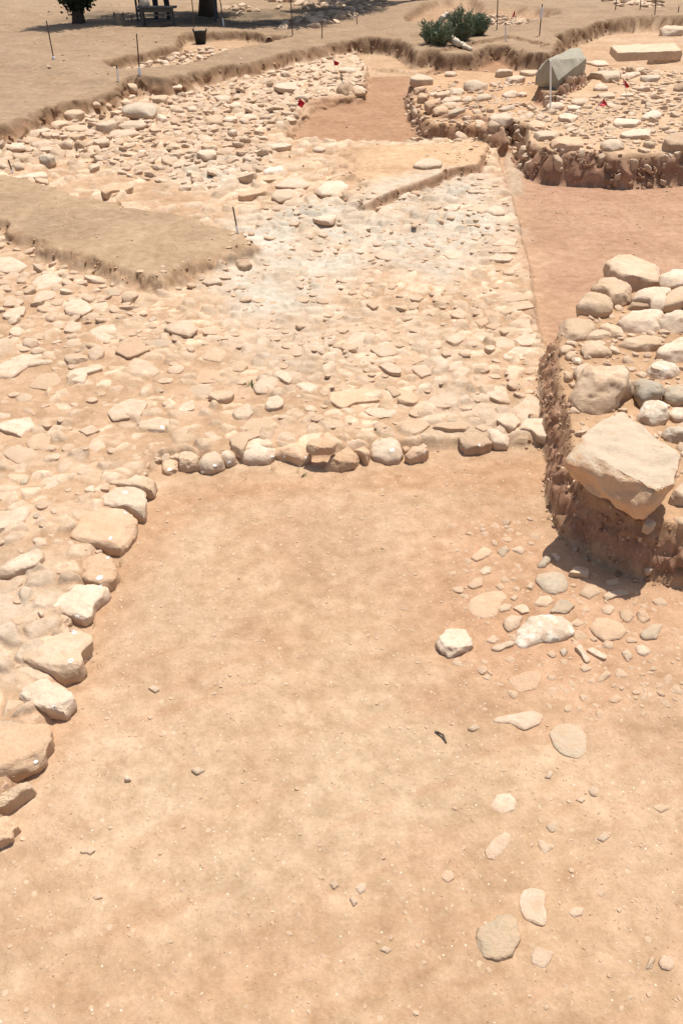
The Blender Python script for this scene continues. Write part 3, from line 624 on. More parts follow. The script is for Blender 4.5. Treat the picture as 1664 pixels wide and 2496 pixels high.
CA;n;.25;a;1318,702 1380,638 1452,633 1417,730 1340,737;greenish grey angular stone near the right edge|the greenish grey angular stone
CA;p;.3;r;1293,762 1340,753 1387,800 1350,832 1310,812;pale cobble just in front of the greenish grey angular stone
CA;t;.25;r;1203,562 1260,543 1292,600 1250,642 1210,602;flat tan cobble with dry straw lying on it
CA;p;.3;r;1098,552 1140,518 1182,550 1150,592 1110,582;round pale cobble above the domed orange stone
CA;p;.25;f;938,762 980,753 1042,850 1010,872 980,812;slim bent stone, left one of two slanting fingers
CA;p;.25;f;988,762 1040,763 1132,830 1115,852 1060,822;slim bent stone, right one of two slanting fingers
CA;p;.3;r;1213,802 1245,778 1282,830 1250,867;small upright cobble below the domed orange stone
CA;n;.35;r;858,792 880,768 907,800 880,842;small grey cobble below the white crusted boulder
CA;p;.2;r;973,892 1010,866 1042,900 1000,922;small pale oval cobble below the slanting fingers
CA;o;.15;r;1138,1072 1180,1038 1227,1065 1190,1097 1150,1092;flush orange oval cobble, right of the flush orange slab
CA;t;.3;r;663,432 690,388 712,410 700,452;small narrow cobble left of the rounded pale grey cobble
CA;p;.3;r;1328,377 1370,348 1387,375 1350,402;small stone at the foot of the heap's dark soil face
CA;t;.25;f;1118,392 1200,373 1212,410 1140,422;flat tan oblong stone at the foot of the soil face
CA;t;.25;r;915,642 960,603 1002,640 960,657;tan cobble between white crusted boulder and domed orange stone
CA;t;.25;r;978,552 1010,523 1037,560 1000,582;small tan cobble behind the gap right of the greyish slab
CA;t;.25;r;573,492 600,463 622,480 600,512;little tan cobble right of the large flat orange cobble
CA;t;.25;r;488,422 520,398 547,440 515,447;little tan cobble just behind the large flat orange cobble
CA;t;.25;a;1063,962 1130,898 1157,930 1090,982;bent pale stone like a hook on the floor
CB;g2;.12;r;803,205 840,158 910,146 975,168 1012,230 1007,320 960,352 880,332 830,282;big smooth grey boulder top emerging from the floor|the smooth grey boulder top
CB;g3;.15;a;363,1332 480,1278 560,1218 602,1250 627,1390 590,1482 500,1512 440,1502 380,1462;big blue grey angular stone set flush in the near floor|the blue grey angular stone
CB;p;.1;f;623,1172 650,1108 710,1096 782,1118 767,1200 792,1300 750,1317 670,1292 640,1242;saddle shaped flat pale stone behind the blue grey angular stone
CB;p;.15;a;698,1472 720,1428 827,1463 800,1522 770,1562 700,1532;pale lump right of the blue grey angular stone
CB;p;.12;r;458,622 500,553 570,546 607,590 595,642 530,672 480,652;round cream stone with an uneven left rim, flush in the floor|the round cream stone
CB;p;.15;r;428,882 480,808 550,768 582,800 540,892 480,932 445,922;oblong pale stone lying aslant below the round cream stone
CB;p;.25;a;478,152 490,118 600,93 700,68 762,100 740,152 650,192 570,152;long rough low rock breaking the floor left of the grey boulder top
CB;n;.15;r;778,742 810,708 852,720 847,772 810,782;small round grey green cobble in the near floor
CB;p;.2;r;948,592 980,560 1007,590 985,612;small round pale cobble, left of a blue grey oval
CB;n;.25;r;1023,532 1050,501 1092,535 1070,577 1040,567;small blue grey oval cobble with a shadowed left rim
CB;p;.25;r;773,462 795,418 822,425 805,472;small bright upright pebble below the grey boulder top
CB;n;.2;r;1073,812 1115,763 1147,800 1110,837;small grey triangular cobble in the near floor
CB;t;.15;r;1388,627 1440,608 1497,640 1440,667;half buried pale hump near the right edge of the near floor
CB;o;.2;r;173,1032 200,988 240,993 252,1040 215,1067;round orange stone with a ringed top like a bottle cap|the ringed orange stone
CB;p;.15;r;908,1242 940,1203 1002,1208 985,1252 940,1272;pale oval cobble right of the saddle shaped stone
CB;g3;.15;r;1348,1572 1380,1488 1412,1500 1390,1562;slim bluish stone beside a cream disc near the right edge
CB;p;.15;r;1428,1532 1445,1478 1500,1488 1522,1540 1490,1577 1450,1567;cream disc shaped stone, lowest by the right edge
CB;w;.2;a;738,852 735,808 832,850 775,907;white arrowhead shaped fragment in the near floor
CB;n;.15;r;328,182 370,148 402,175 360,202;small greyish flat pebble left of the long rough rock
CC;w;.2;r;1356,417 1370,393 1398,398 1397,425 1375,439;bright cream pebble, most conspicuous of the near floor's middle|the bright cream pebble
CC;n;.15;r;1258,402 1280,383 1297,405 1275,422;small greyish pebble left of the bright cream pebble
CC;n;.15;r;1333,457 1350,438 1367,470 1350,487;oval greyish pebble just below the bright cream pebble
CC;n;.15;r;1448,652 1470,633 1497,650 1480,667;oval grey pebble at the bottom middle of the photo
CC;p;.12;f;303,277 335,243 367,270 340,292;squarish pale chip on the near floor's left side
CC;t;.12;a;353,452 380,423 394,455 365,462;triangular tan chip on the near floor's far left
C9;n;.15;r;848,1242 880,1223 917,1250 890,1272;oval pale pebble in the floor's middle left
C9;n;.15;r;1093,1712 1130,1688 1178,1715 1130,1742;oval grey pebble in the middle of the floor
C9;p;.4;a;713,1757 730,1738 754,1775 720,1780;tiny cube shaped pebble casting a small shadow
C5;o;.3;f;878,592 930,548 1010,563 1024,600 990,627 900,627;pale orange slab with a dark right end in the left paving|the orange slab with a dark end
C5;o;.2;r;533,492 560,453 640,443 690,480 640,502 590,522;smooth pale orange dome left of the long greyish oval|the smooth orange dome
C5;n;.35;r;668,447 710,423 790,430 782,455 710,472;long greyish oval cobble in the left paving|the long greyish oval
C5;p;.35;r;753,382 790,348 880,343 907,390 870,422 800,407;crumbly pale lump in the middle of the left paving|the crumbly pale lump
C5;p;.2;r;398,402 440,363 530,343 572,360 540,402 480,447 430,432;large greenish pale flat boulder in the left paving|the greenish pale boulder
C5;p;.25;r;143,172 190,123 250,118 292,150 240,197 170,212;large pale stone below the earth spur, near the left edge|the pale stone below the spur
C5;p;.2;r;578,562 620,498 680,518 732,570 680,612 600,602;massive pale hump below the smooth orange dome|the massive pale hump
C5;p;.2;r;-40,562 100,498 200,498 242,540 130,562 60,612 -40,622;wide pale hump rising by the left edge of the paving
C5;t;.2;r;133,652 180,588 250,578 302,620 220,662;low tan hump right of the wide one at the left edge
C5;p;.35;a;298,612 330,558 400,538 487,543 400,582 390,632 330,632;wing shaped pale stone with a black shadow underneath|the wing shaped stone
C5;p;.3;r;1163,642 1200,598 1270,588 1277,640 1220,687 1175,682;big rounded pale boulder behind the back kerb|the rounded pale boulder
C7;p;.3;f;1213,192 1240,108 1285,90 1307,130 1297,190 1265,217 1220,207;upright oblong pale stone right of the rounded pale boulder|the upright oblong stone
C5;t;.25;r;1053,582 1065,528 1120,508 1137,550 1110,592;smooth tan rounded stone right of the orange slab
C5;t;.2;r;928,532 950,468 1010,438 1047,470 1010,552;tall smooth tan hump behind the orange slab with a dark end
C5;p;.3;a;1248,592 1300,573 1342,600 1330,642;pale wedge behind the rounded pale boulder's right shoulder
C5;p;.35;r;1356,632 1400,610 1467,640 1415,677;pale stone with a ragged dark foot, alone right of the upright oblong
C5;t;.4;f;953,697 990,676 1082,678 1060,712 1000,724;long flat tan cobble with a dark underside
C5;n;.2;r;858,662 900,623 982,640 970,682 880,687;greyish flat dome in front of the orange slab with a dark end
C5;p;.35;r;428,262 490,248 499,285 460,297 413,277;pale stone with a dark front edge below the spur's corner
C5;n;.25;r;488,202 520,176 562,200 545,237 500,237;dusty greyish cobble at the foot of the spur
C5;p;.3;a;293,392 320,338 370,348 382,385 330,402;pale tent shaped stone in the left paving
C5;p;.25;r;298,292 330,253 400,253 427,300 380,332 310,322;broad rounded stone above the tent shaped one
C5;p;.25;f;13,332 40,293 122,273 110,322 40,352;large flat pale slab close to the left edge
C5;p;.25;f;148,252 180,203 262,203 250,237 180,262;flat pale slab in front of the pale stone below the spur
C5;p;.25;r;13,292 40,223 112,260 90,282;rounded pale stone by the left edge, behind the flat slab
C5;p;.25;r;-40,120 -10,40 60,20 120,100 60,150 0,150;great pale boulder cut by the left edge under the spur
C5;n;.4;a;678,347 690,318 718,303 717,330 695,357;small stone standing on edge in the left paving
C5;g;.3;a;1173,602 1190,575 1240,563 1252,580 1190,607;dark bluish fragment leaning behind the rounded pale boulder
C7;p;.35;a;1063,217 1090,168 1150,146 1172,190 1130,237 1075,234;lumpy pale stone left of the upright oblong stone
C7;t;.2;r;1108,277 1150,228 1250,223 1272,265 1180,302;large smooth low stone behind the stone tucked at the kerb
C7;p;.3;f;-30,272 60,223 130,213 182,250 100,322 60,302;big pale slab with a shadowed front by the left edge|the pale slab by the left edge
C7;t;.2;r;118,332 180,283 242,310 210,372 140,367;smooth tan hump right of the pale slab by the left edge
C7;p;.15;r;8,382 60,348 150,363 182,410 80,432;very low pale dome below the pale slab by the left edge
C7;n;.3;r;73,132 110,103 152,120 140,147 90,152;smooth grey tan cobble by the left edge
C7;p;.2;r;498,202 540,158 600,138 682,150 640,222 520,242;great pale boulder dusted grey, middle of the left paving|the grey dusted boulder
C7;p;.3;a;618,247 720,213 782,213 772,282 700,287;ridged pale stone with white paint dots below the grey dusted boulder
C7;p;.25;f;813,192 850,138 897,123 892,180 840,202;flat pale slab aslant with a white dot at its left tip
C7;t;.2;r;793,287 830,258 867,270 850,302;small smooth dome between the ridged stone and the kerb
C7;p;.2;r;933,287 970,273 1012,310 985,337;smooth crescent of a stone just behind the egg shaped kerb stone
C7;p;.25;r;398,362 430,308 482,308 487,360 440,387;pale rounded stone in the lower left paving
C7;p;.2;r;163,552 210,488 332,468 300,512 200,567;long low pale hump in the lower left paving
C7;p;.35;a;378,562 390,528 430,498 437,540 420,577;small pale stone standing on its tip
C7;n;.45;a;88,522 110,478 135,481 125,517 95,542;narrow grey sided stone standing on end near the left edge
C7;p;.25;a;-40,652 60,638 120,603 132,640 100,692 40,742 -40,742;rough pale outcrop by the left edge, beside a dark chip
C7;g;.4;a;148,672 175,653 187,680 160,687;dark grey chip right of the rough pale outcrop
C7;t;.4;r;468,462 485,448 499,465 480,477;tiny round cobble alone behind the corner kerb stone
C7;p;.3;a;358,287 430,253 462,280 400,312;pale fractured stone left of the grey dusted boulder
C9;p;.2;a;-40,605 100,498 240,448 267,500 200,562 60,607;long pale outcrop pointing right, left of the kerb with the wide mark
C9;p;.3;r;213,797 240,793 252,830 235,847;tiny teardrop shaped pebble behind the broad notched kerb stone
"""
EL, AZ = R(73), R(28)      # the sun stands high behind the trench, to the right
# ------------------------------------------------------------------ ground sheet
def build_ground():
    ys = [-400, -120, -40, -15, -6, -3, -1.6, -.8, -.3, .05, .3, .5]
    y = .6
    while y < 25:
        ys.append(y); y += min(max((y * y + 6.25) / 2060, .0045), .034 if y < 8 else .026 if y < 16.5 else .05)
    while y < 900:
        ys.append(y); y += max(.08, (y - 24) * .12)
    ys = np.array(ys)
    s = np.linspace(-1, 1, 760)
    ext = 1 + np.geomspace(.02, 60, 26)
    s = np.concatenate([-ext[::-1], s, ext])
    w = .95 + .40 * np.clip(ys, 0, 40)
    X = s[None, :] * w[:, None]; Y = np.repeat(ys[:, None], len(s), 1)
    x = X.ravel(); yv = Y.ravel()
    z, face, masks, rag = terrain(x, yv, True)
    nr, nc = len(ys), len(s)
    idx = np.arange(nr * nc).reshape(nr, nc)
    Q = np.stack([idx[:-1, :-1], idx[:-1, 1:], idx[1:, 1:], idx[1:, :-1]], -1).reshape(-1, 4)
    # soil colours, with tree shade and the step's undercut shade painted in
    C = np.zeros((len(x), 3)) + np.array([.465, .312, .190])
    def mixin(w, col):
        nonlocal C
        w = np.clip(w, 0, 1)[:, None]; C = C * (1 - w) + np.array(col) * w
    v1 = fbm2(x * 1.1, yv * 1.1, 4, 101); v2 = fbm2(x * 3.1, yv * 3.1, 4, 111)
    mixin(.55 * sstep(v1 * 1.6 + .2), (.51, .375, .245))
    mixin(.5 * sstep(v2 * 1.8 - .1), (.45, .275, .165))
    v0 = fbm2(x * .55 + 9, yv * .55, 3, 141); mixin(.5 * sstep(v0 * 2 + .1), (.515, .36, .235)); mixin(.45 * sstep(-v0 * 2 - .1), (.455, .275, .16))
    def soft(poly, sft):
        return 1 - sstep((sdf(poly, x, yv) + .5 * sft * v2) / sft + .5)
    sc_ = fbm2(x * 2 + yv * 4, (yv - .45 * x) * 17, 3, 121); mixin(.4 * sstep(sc_ * 2.2 - .25), (.44, .265, .155)); mixin(.35 * sstep(fbm2(x * 5, yv * 5, 3, 131) * 2.4 - .35), (.56, .41, .27))
    mixin(masks[0][1], (.465, .31, .19))
    mixin(masks[0][1] * sstep(v2 * 2) * .5, (.49, .32, .20))
    sel = masks[0][1] > .01; ex = np.zeros_like(x); tint = np.zeros_like(x); ex[sel], _, tint[sel] = cob_layer(x[sel], yv[sel])
    wv = np.clip(ex * masks[0][1] * (1 - masks[1][1]) * .85, 0, 1)[:, None]; C = C * (1 - wv) + wv * (np.array([.61, .455, .315]) * (1 + .26 * tint[:, None]))
    mixin(masks[0][1] * .35 * sstep((hump_f(x, yv) - .12) * 4), (.62, .46, .32))
    redD = wpoly(0, ('P', '1225,330 1300,420 1664,430 2300,430 2300,760 1664,760 1420,740 1370,830 1320,760 1290,650 1260,520'))
    redI = wpoly(0, ('P', '700,338 840,347 1000,348 1190,338 1180,310 1060,310 1000,200 1060,165 1240,120 1340,150 1200,180 1050,180 900,180 880,240 760,255'))
    mixin(soft(redD, .5) * (.8 + .35 * v1), (.40, .235, .15)); mixin(soft(redI, .3) * .9, (.36, .205, .118))
    scat = wpoly(0, ('P', '1060,1290 1180,1220 1330,1280 1480,1400 1664,1430 1664,1640 1500,1740 1250,1720 1050,1600'))
    mixin(soft(scat, .5) * .6, (.46, .265, .155))
    rim = wpoly(0, ('P', '380,1180 700,1165 1240,1115 1340,1120 1330,1200 900,1190 500,1220 330,1420 250,1560 130,1850 60,1900 210,1500'))
    mixin(soft(rim, .25) * .45, (.43, .235, .125))
    mixin(masks[1][1], (.555, .37, .22)); mixin(masks[1][1] * sstep(v2 * 2) * .4, (.47, .29, .17))
    for p, a in (('560,540 760,490 900,500 900,640 760,760 560,780 520,700', .95), ('880,470 1060,430 1180,430 1250,560 1100,700 900,640', .85),
                 ('600,700 900,760 860,900 700,950 560,860', .35), ('430,380 640,380 560,470 420,450', .7), ('1100,950 1250,1000 1230,1060 1060,1040', .6),
                 ('0,1380 110,1420 60,1620 0,1640 -100,1500', .6), ('1000,780 1200,900 1100,960 960,880', .35)):
        mixin(soft(wpoly(ZP, ('P', p)), .5) * a * np.clip(.8 + .9 * v2, 0, 1), (.535, .475, .38))
    mixin(masks[4][1], (.50, .32, .185)); mixin(masks[5][1], (.52, .36, .225)); mixin(masks[6][1], (.45, .29, .17))
    up = np.maximum(masks[2][1], masks[3][1])
    mixin(up, (.335, .232, .145)); mixin(masks[3][1] * .75, (.405, .285, .175)); mixin(up * sstep(v1 * 1.8) * .45, (.38, .255, .155)); mixin(up * sstep(v2 * 2) * .3, (.265, .185, .12))
    mixin(masks[7][1], (.46, .31, .19)); mixin(masks[8][1] * .8, (.42, .26, .155))
    mixin(masks[10][1] * .8, (.34, .22, .13)); mixin(masks[11][1] * .5, (.44, .37, .27))
    mixin(.8 * soft(wpoly(ZH, ('CG', '40,215 200,150 480,90 800,110 1500,110 2000,90 2500,60 2600,20 2300,20 2300,120 1900,215 1300,225 760,215 500,150 250,200')), .6) * np.clip(.7 + v2, 0, 1), (.11, .085, .055))  # tree shade painted into the ground colour, deepening the cast shadow
    far = sstep((yv - 26) / 10); mixin(far * .7, (.42, .32, .20))
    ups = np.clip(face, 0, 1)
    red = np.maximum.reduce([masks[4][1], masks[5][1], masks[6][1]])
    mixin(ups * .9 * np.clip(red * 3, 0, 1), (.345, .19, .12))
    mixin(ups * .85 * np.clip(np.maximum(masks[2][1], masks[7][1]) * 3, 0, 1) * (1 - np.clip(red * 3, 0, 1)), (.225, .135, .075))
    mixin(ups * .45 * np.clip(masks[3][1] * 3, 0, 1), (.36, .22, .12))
    mixin(.85 * sstep(1.3 - np.abs(masks[1][0] - .025) / .045) * sstep((x + .05) / .5) * (yv < 11), (.31, .18, .105))  # dark strip along the tongue's step: undercut shade put into the soil colour
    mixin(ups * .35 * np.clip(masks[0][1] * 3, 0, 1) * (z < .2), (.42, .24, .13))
    # crumbly cut faces: push the face about in all three directions
    G3 = np.stack([x, yv, z], 1); m3 = (face > .06) & (yv > .4) & (yv < 26)
    p3 = G3[m3]; fw = np.minimum(face[m3], 1)[:, None]; sc3 = np.where(p3[:, 1] > 7, 7., 20.)[:, None]; am = np.where(p3[:, 1] > 7, .075, .035)[:, None]
    G3[m3] += fw * am * np.stack([np.where(p3[:, 1] > 7, 1.2 * fbm3(p3 * sc3 + k * 31, 2, 401 + 10 * k), fbm3(p3 * sc3 + k * 31, 3, 401 + 10 * k)) for k in range(3)], 1)
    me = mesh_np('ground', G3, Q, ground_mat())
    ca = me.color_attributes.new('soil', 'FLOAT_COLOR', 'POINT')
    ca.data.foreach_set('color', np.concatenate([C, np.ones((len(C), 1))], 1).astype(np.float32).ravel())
    g = link('ground', me); g['kind'] = 'structure'
    return ys, s, z.reshape(nr, nc)
GY, GS, GZ = build_ground()
def terrain(x, y, full=False):
    """height of the finished ground sheet, read back from its grid"""
    x = np.asarray(x, float); y = np.asarray(y, float)
    j = np.clip(np.searchsorted(GY, y) - 1, 0, len(GY) - 2); v = np.clip((y - GY[j]) / (GY[j + 1] - GY[j]), 0, 1)
    s = x / (.95 + .40 * np.clip(y, 0, 40)); i = np.clip(np.searchsorted(GS, s) - 1, 0, len(GS) - 2); u = np.clip((s - GS[i]) / (GS[i + 1] - GS[i]), 0, 1)
    return (GZ[j, i] * (1 - u) + GZ[j, i + 1] * u) * (1 - v) + (GZ[j + 1, i] * (1 - u) + GZ[j + 1, i + 1] * u) * v

# ------------------------------------------------------------------ stones
def poly_r(pts, th):
    """radius of a closed polygon round the origin in the directions th"""
    P = np.array(pts); r = np.zeros_like(th)
    dx, dy = np.cos(th), np.sin(th)
    for i in range(len(P)):
        a = P[i]; e = P[(i + 1) % len(P)] - a
        den = dx * e[1] - dy * e[0]
        den = np.where(abs(den) < 1e-9, 1e-9, den)
        t = (a[0] * e[1] - a[1] * e[0]) / den
        s = (a[0] * dy - a[1] * dx) / den
        ok = (t > 0) & (s >= -1e-6) & (s <= 1 + 1e-6)
        r = np.where(ok, np.maximum(r, t), r)
    return np.where(r < 1e-4, np.mean(r[r > 1e-4]) if (r > 1e-4).any() else .05, r)
def loft_rock(outline, H, shape, seed, n_seg=40, n_ring=13, sink=None, rough=1.0, broken=False):
    lr = np.random.default_rng(seed)
    th = np.linspace(0, 2 * math.pi, n_seg, endpoint=False)
    r = poly_r(outline, th)
    r = np.roll(r, 1) * .2 + r * .6 + np.roll(r, -1) * .2
    size = float(np.mean(r))
    if shape != 'r': r = r * (1 + .05 * fbm3(np.stack([np.cos(th) * 3, np.sin(th) * 3, th * 0 + seed % 31], 1), 3, seed % 71) + .03 * fbm3(np.stack([np.cos(th) * 9, np.sin(th) * 9, th * 0], 1), 2, seed % 67))
    sink = sink if sink is not None else max(.3 * H, .02)
    nn = {'r': 2.3, 'a': 3.6, 'f': 4.6}[shape]
    eq = {'r': .25, 'a': .45, 'f': .62}[shape]
    ph = np.linspace(0, math.pi * .8, n_ring + 1)[1:]
    if shape != 'r': ph = math.pi * .8 * np.linspace(0, 1, n_ring + 1)[1:] ** .9
    rho = np.abs(np.sin(ph)) ** (2 / nn); rho = np.where(ph > math.pi / 2, .6 + .4 * rho, rho)
    ce = np.cos(ph); zeta = np.sign(ce) * np.abs(ce) ** (2 / nn)
    z = np.where(zeta >= 0, H * eq + H * (1 - eq) * zeta, H * eq + (H * eq + sink) * zeta * 1.3)
    X = rho[:, None] * (r * np.cos(th))[None]; Y = rho[:, None] * (r * np.sin(th))[None]; Z = np.repeat(z[:, None], n_seg, 1)
    V = np.concatenate([[[0, 0, H]], np.stack([X, Y, Z], -1).reshape(-1, 3)])
    tx, ty = lr.normal(0, .16, 2)
    V[:, 2] += H * np.clip(V[:, 2] / H, 0, 1) * (tx * V[:, 0] + ty * V[:, 1]) / size * .6
    # broken facets
    if shape != 'r' or size > .12:
        ctr = np.array([0, 0, H * .4])
        for k in range(13 if broken else 7 if shape == 'a' else 4):
            a = lr.uniform(0, 2 * math.pi); nz = lr.uniform(.15, 1.1) if shape == 'a' else lr.uniform(.5, 1.4)
            nv = np.array([math.cos(a), math.sin(a), nz]) / math.sqrt(1 + nz * nz)
            dd = (V - ctr) @ nv; lim = dd.max() * (lr.uniform(.70, .93) if broken else lr.uniform(.78, .95))
            ex = np.maximum(dd - lim, 0); V -= ex[:, None] * nv * .9
    f = 1 / max(size, .02)
    off = lr.uniform(-50, 50, 3)
    nrm = V - np.array([0, 0, H * .2]); nrm /= np.linalg.norm(nrm, axis=1)[:, None] + 1e-9
    a1 = min(size, H * 1.4)
    d = a1 * (.13 if shape == 'r' else .17) * fbm3(V * f * 1.6 + off, 3, seed % 97) + a1 * .075 * fbm3(V * f * 5 + off, 3, seed % 89)
    if shape != 'r': d -= a1 * .07 * np.abs(fbm3(V * f * 3.1 - off, 2, seed % 83))
    V = V + nrm * (d * rough)[:, None]
    i = np.arange(n_seg); j = (i + 1) % n_seg
    Fq = [np.stack([np.zeros(n_seg, int), 1 + i, 1 + j, 1 + j], -1)]
    tri = np.stack([np.zeros(n_seg, int), 1 + i, 1 + j], -1)
    qs = []
    for k in range(n_ring - 1):
        b = 1 + k * n_seg
        qs.append(np.stack([b + i, b + n_seg + i, b + n_seg + j, b + j], -1))
    q = np.concatenate(qs)
    last = 1 + (n_ring - 1) * n_seg
    V[:, 2] += 0
    return V, tri, q, list(range(last, last + n_seg))
def rock_mesh(name, V, tri, q, cap, mat, sharp=None):
    me = bpy.data.meshes.new(name)
    me.from_pydata(V.tolist(), [], [tuple(t) for t in tri] + [tuple(f) for f in q] + [tuple(cap[::-1])])
    me.polygons.foreach_set('use_smooth', np.full(len(me.polygons), True)); me.update()
    if sharp: me.set_sharp_from_angle(angle=sharp)
    me.materials.append(mat)
    me.attributes.new('hgt', 'FLOAT', 'POINT').data.foreach_set('value', np.asarray(V[:, 2], np.float32))
    return me

SINFO = []      # for labels: (object, px centre, size, text, landmark, mat, shape)
ROCKS = []      # (x, y, r) footprints for the rubble to keep clear of
KIND = {'kerb': 'kerb stone'}
def stone_name(label, tile, size):
    l = label or ''
    if 'kerb' in l and 'behind' not in l.split('kerb')[0] and 'the kerb' not in l: return 'kerb_stone', 'kerb stone'
    if 'boulder' in l.split(',')[0] and ' of the ' not in l.split('boulder')[0] and ('behind' not in l.split('boulder')[0]): return 'boulder', 'boulder'
    if 'slab' in l.split(',')[0].split(' of ')[0] : return 'flat_stone', 'flat stone'
    if 'pebble' in l or 'chip' in l.split(',')[0]: return 'pebble', 'pebble'
    if 'cobble' in l.split(',')[0]: return 'cobble', 'cobble'
    return 'stone', 'stone'
for li, line in enumerate(STONES.strip().split('\n')):
    if not line or line[0] == '#': continue
    tile, mat, ks, shape, pts, lab = line.split(';')
    label, land = (lab.split('|') + [None])[:2]
    k, zo = (ks.split(',') + ['0'])[:2]; k = float(k); zo = float(zo)
    px = tp(tile, parse(pts))
    us = [p[0] for p in px]; vs = [p[1] for p in px]
    uc = (min(us) + max(us)) / 2; v0, v1 = min(vs), max(vs); hp = v1 - v0
    g = ground_hit(uc, v1 - .15 * hp * (1 - k))
    dep = proj(g)[2]
    dd = ray(uc, v1); cosd = math.hypot(dd[0], dd[1]) / np.linalg.norm(dd)
    sc = F / dep
    wm = (max(us) - min(us)) / sc
    kerb = 'kerb stone' in label and ' the ' not in label.split('kerb stone')[0]
    kerb = kerb or 'kerb slab' in label or 'kerb boulder with' in label or 'kerb block' in label
    if not kerb and zo == 0: k *= {'C5': .62, 'C6': .5, 'C7': .62, 'C8': .6, 'CE': .7, 'CD': .75, 'C4': 1.25, 'CA': .78, 'CB': .5, 'CC': .6}.get(tile, 1)
    if tile in ('CA', 'CB', 'CC') and shape == 'a' and mat not in ('g3',) and 'shadowed' not in label: shape = 'r'
    if kerb and tile == 'C9': shape = 'f'
    H = min(max(k * hp / (sc * cosd), .012), .75 * wm)
    if kerb: H = ZP + (.018 if tile == 'C9' else .024) if zo == 0 else H
    zt = g[2] + zo + H * {'r': .55, 'a': .75, 'f': .8}[shape]
    hpx = H * sc * cosd * .75
    hpx = min(hpx, .6 * hp)
    P3 = [at_z(u, v0 + (v - v0) * (hp - hpx) / hp, zt) for u, v in px]
    P2 = np.array([p[:2] for p in P3]); c = (P2.max(0) + P2.min(0)) / 2
    lo = P2 - c
    lo = lo * (1.16 if kerb else 1.25 if tile == 'C4' and shape != 'r' else 1.12 if tile == 'C4' else 1.06 if shape != 'f' else 1.02)
    size = float(np.mean(np.linalg.norm(lo, axis=1)))
    # long thin outlines seen at a grazing angle: limit the depth
    dl = lo[:, 1].max() - lo[:, 1].min()
    if dl > 1.5 * wm: lo[:, 1] *= 1.5 * wm / dl
    zg = float(terrain(np.array([c[0]]), np.array([c[1]]))[0]) if zo == 0 else g[2] + zo
    zg = min(zg, g[2] + zo + .06) if zo == 0 else zg
    if kerb and zo == 0: zg = min(g[2], .012); H = ZP + (.018 if tile == 'C9' else .024)
    if kerb and zo > 0: zg = ZP + .02
    if tile in ('CA', 'CB', 'CC'): zg -= .3 * H
    elif not kerb and tile in ('C5', 'C6', 'C7', 'C8'): zg -= .3 * H
    big = hp * (max(us) - min(us)) > 9000
    mid = hp * (max(us) - min(us)) > 2200
    V, tri, q, cap = loft_rock(lo, H, shape, 1000 + li, 80 if big else 56 if mid else 36, 26 if big else 17 if mid else 12, broken=tile == 'C4' and shape != 'r' and zo == 0)
    nm, cat = stone_name(label, tile, size)
    me = rock_mesh(nm, V, tri, q, cap, MR[mat], R(38) if shape != 'r' else None)
    o = link(nm, me, None, (c[0], c[1], zg))
    tag(o, label, cat)
    ROCKS.append((c[0], c[1], size)); SINFO.append((o, uc, (v0 + v1) / 2, lo))

# convex-hull blocks: real points in metres taken from the photograph's corners
def hull_rock(name, pts, mat, label, cat, rough=.02, cuts=4, seed=3, smooth_it=2):
    c = np.mean(pts, 0); c[2] = min(p[2] for p in pts)
    bm = bmesh.new()
    for p in pts: bm.verts.new(Vector(np.array(p) - c))
    bmesh.ops.convex_hull(bm, input=bm.verts[:])
    bmesh.ops.delete(bm, geom=[v for v in bm.verts if not v.link_faces], context='VERTS')
    bmesh.ops.triangulate(bm, faces=bm.faces[:])
    size = max((v.co.length for v in bm.verts))
    for _ in range(cuts):
        es = [e for e in bm.edges if e.calc_length() > size * .06]
        bmesh.ops.subdivide_edges(bm, edges=es, cuts=1, use_grid_fill=True)
        bmesh.ops.triangulate(bm, faces=bm.faces[:])
    for _ in range(smooth_it): bmesh.ops.smooth_vert(bm, verts=bm.verts[:], factor=.5, use_axis_x=True, use_axis_y=True, use_axis_z=True)
    bm.normal_update()
    V = np.array([v.co for v in bm.verts])
    d = rough * fbm3(V * 2.2 / size + 9, 3, seed) * 1.2 + rough * .55 * fbm3(V * 8 / size, 3, seed + 5) - rough * .8 * np.abs(fbm3(V * 4.5 / size + 3, 2, seed + 9))
    for v, k in zip(bm.verts, d): v.co += v.normal * k
    me = bpy.data.meshes.new(name); bm.to_mesh(me); bm.free()
    me.polygons.foreach_set('use_smooth', np.full(len(me.polygons), True)); me.set_sharp_from_angle(angle=R(35))
    me.materials.append(mat)
    me.attributes.new('hgt', 'FLOAT', 'POINT').data.foreach_set('value', np.array([v.co.z + .02 for v in me.vertices], np.float32))
    o = link(name, me, None, tuple(c)); tag(o, label, cat)
    ROCKS.append((c[0], c[1], size * .8))
    return o
def pz(tile, s, z):
    return [at_z(u, v, z) for u, v in tp(tile, parse(s))]
P = pz('C8', '1095,290 1190,235 1290,198 1385,288 1480,318 1556,398 1532,525 1465,552 1285,458 1160,395', .54) + \
    pz('C8', '1050,370 1028,430', .47) + pz('C8', '1024,465', .43) + pz('C8', '1055,500 1130,562', .37) + \
    pz('C8', '1340,640', .40) + pz('C8', '1350,688 1385,696', .34) + pz('C8', '1480,605', .40) + pz('C8', '1535,540', .45)
P += [np.array([p[0], p[1] + .03, .36]) for p in pz('C8', '1120,330 1290,225 1480,340 1540,430', .52)]
great = hull_rock('boulder', P, MR['k'], 'great angular block with a flat top, overhanging the dark soil face at right', 'boulder', .027, 5, 3, 1)
great['label'] = 'great angular block, flat topped and orange sided, overhanging the dark soil face'
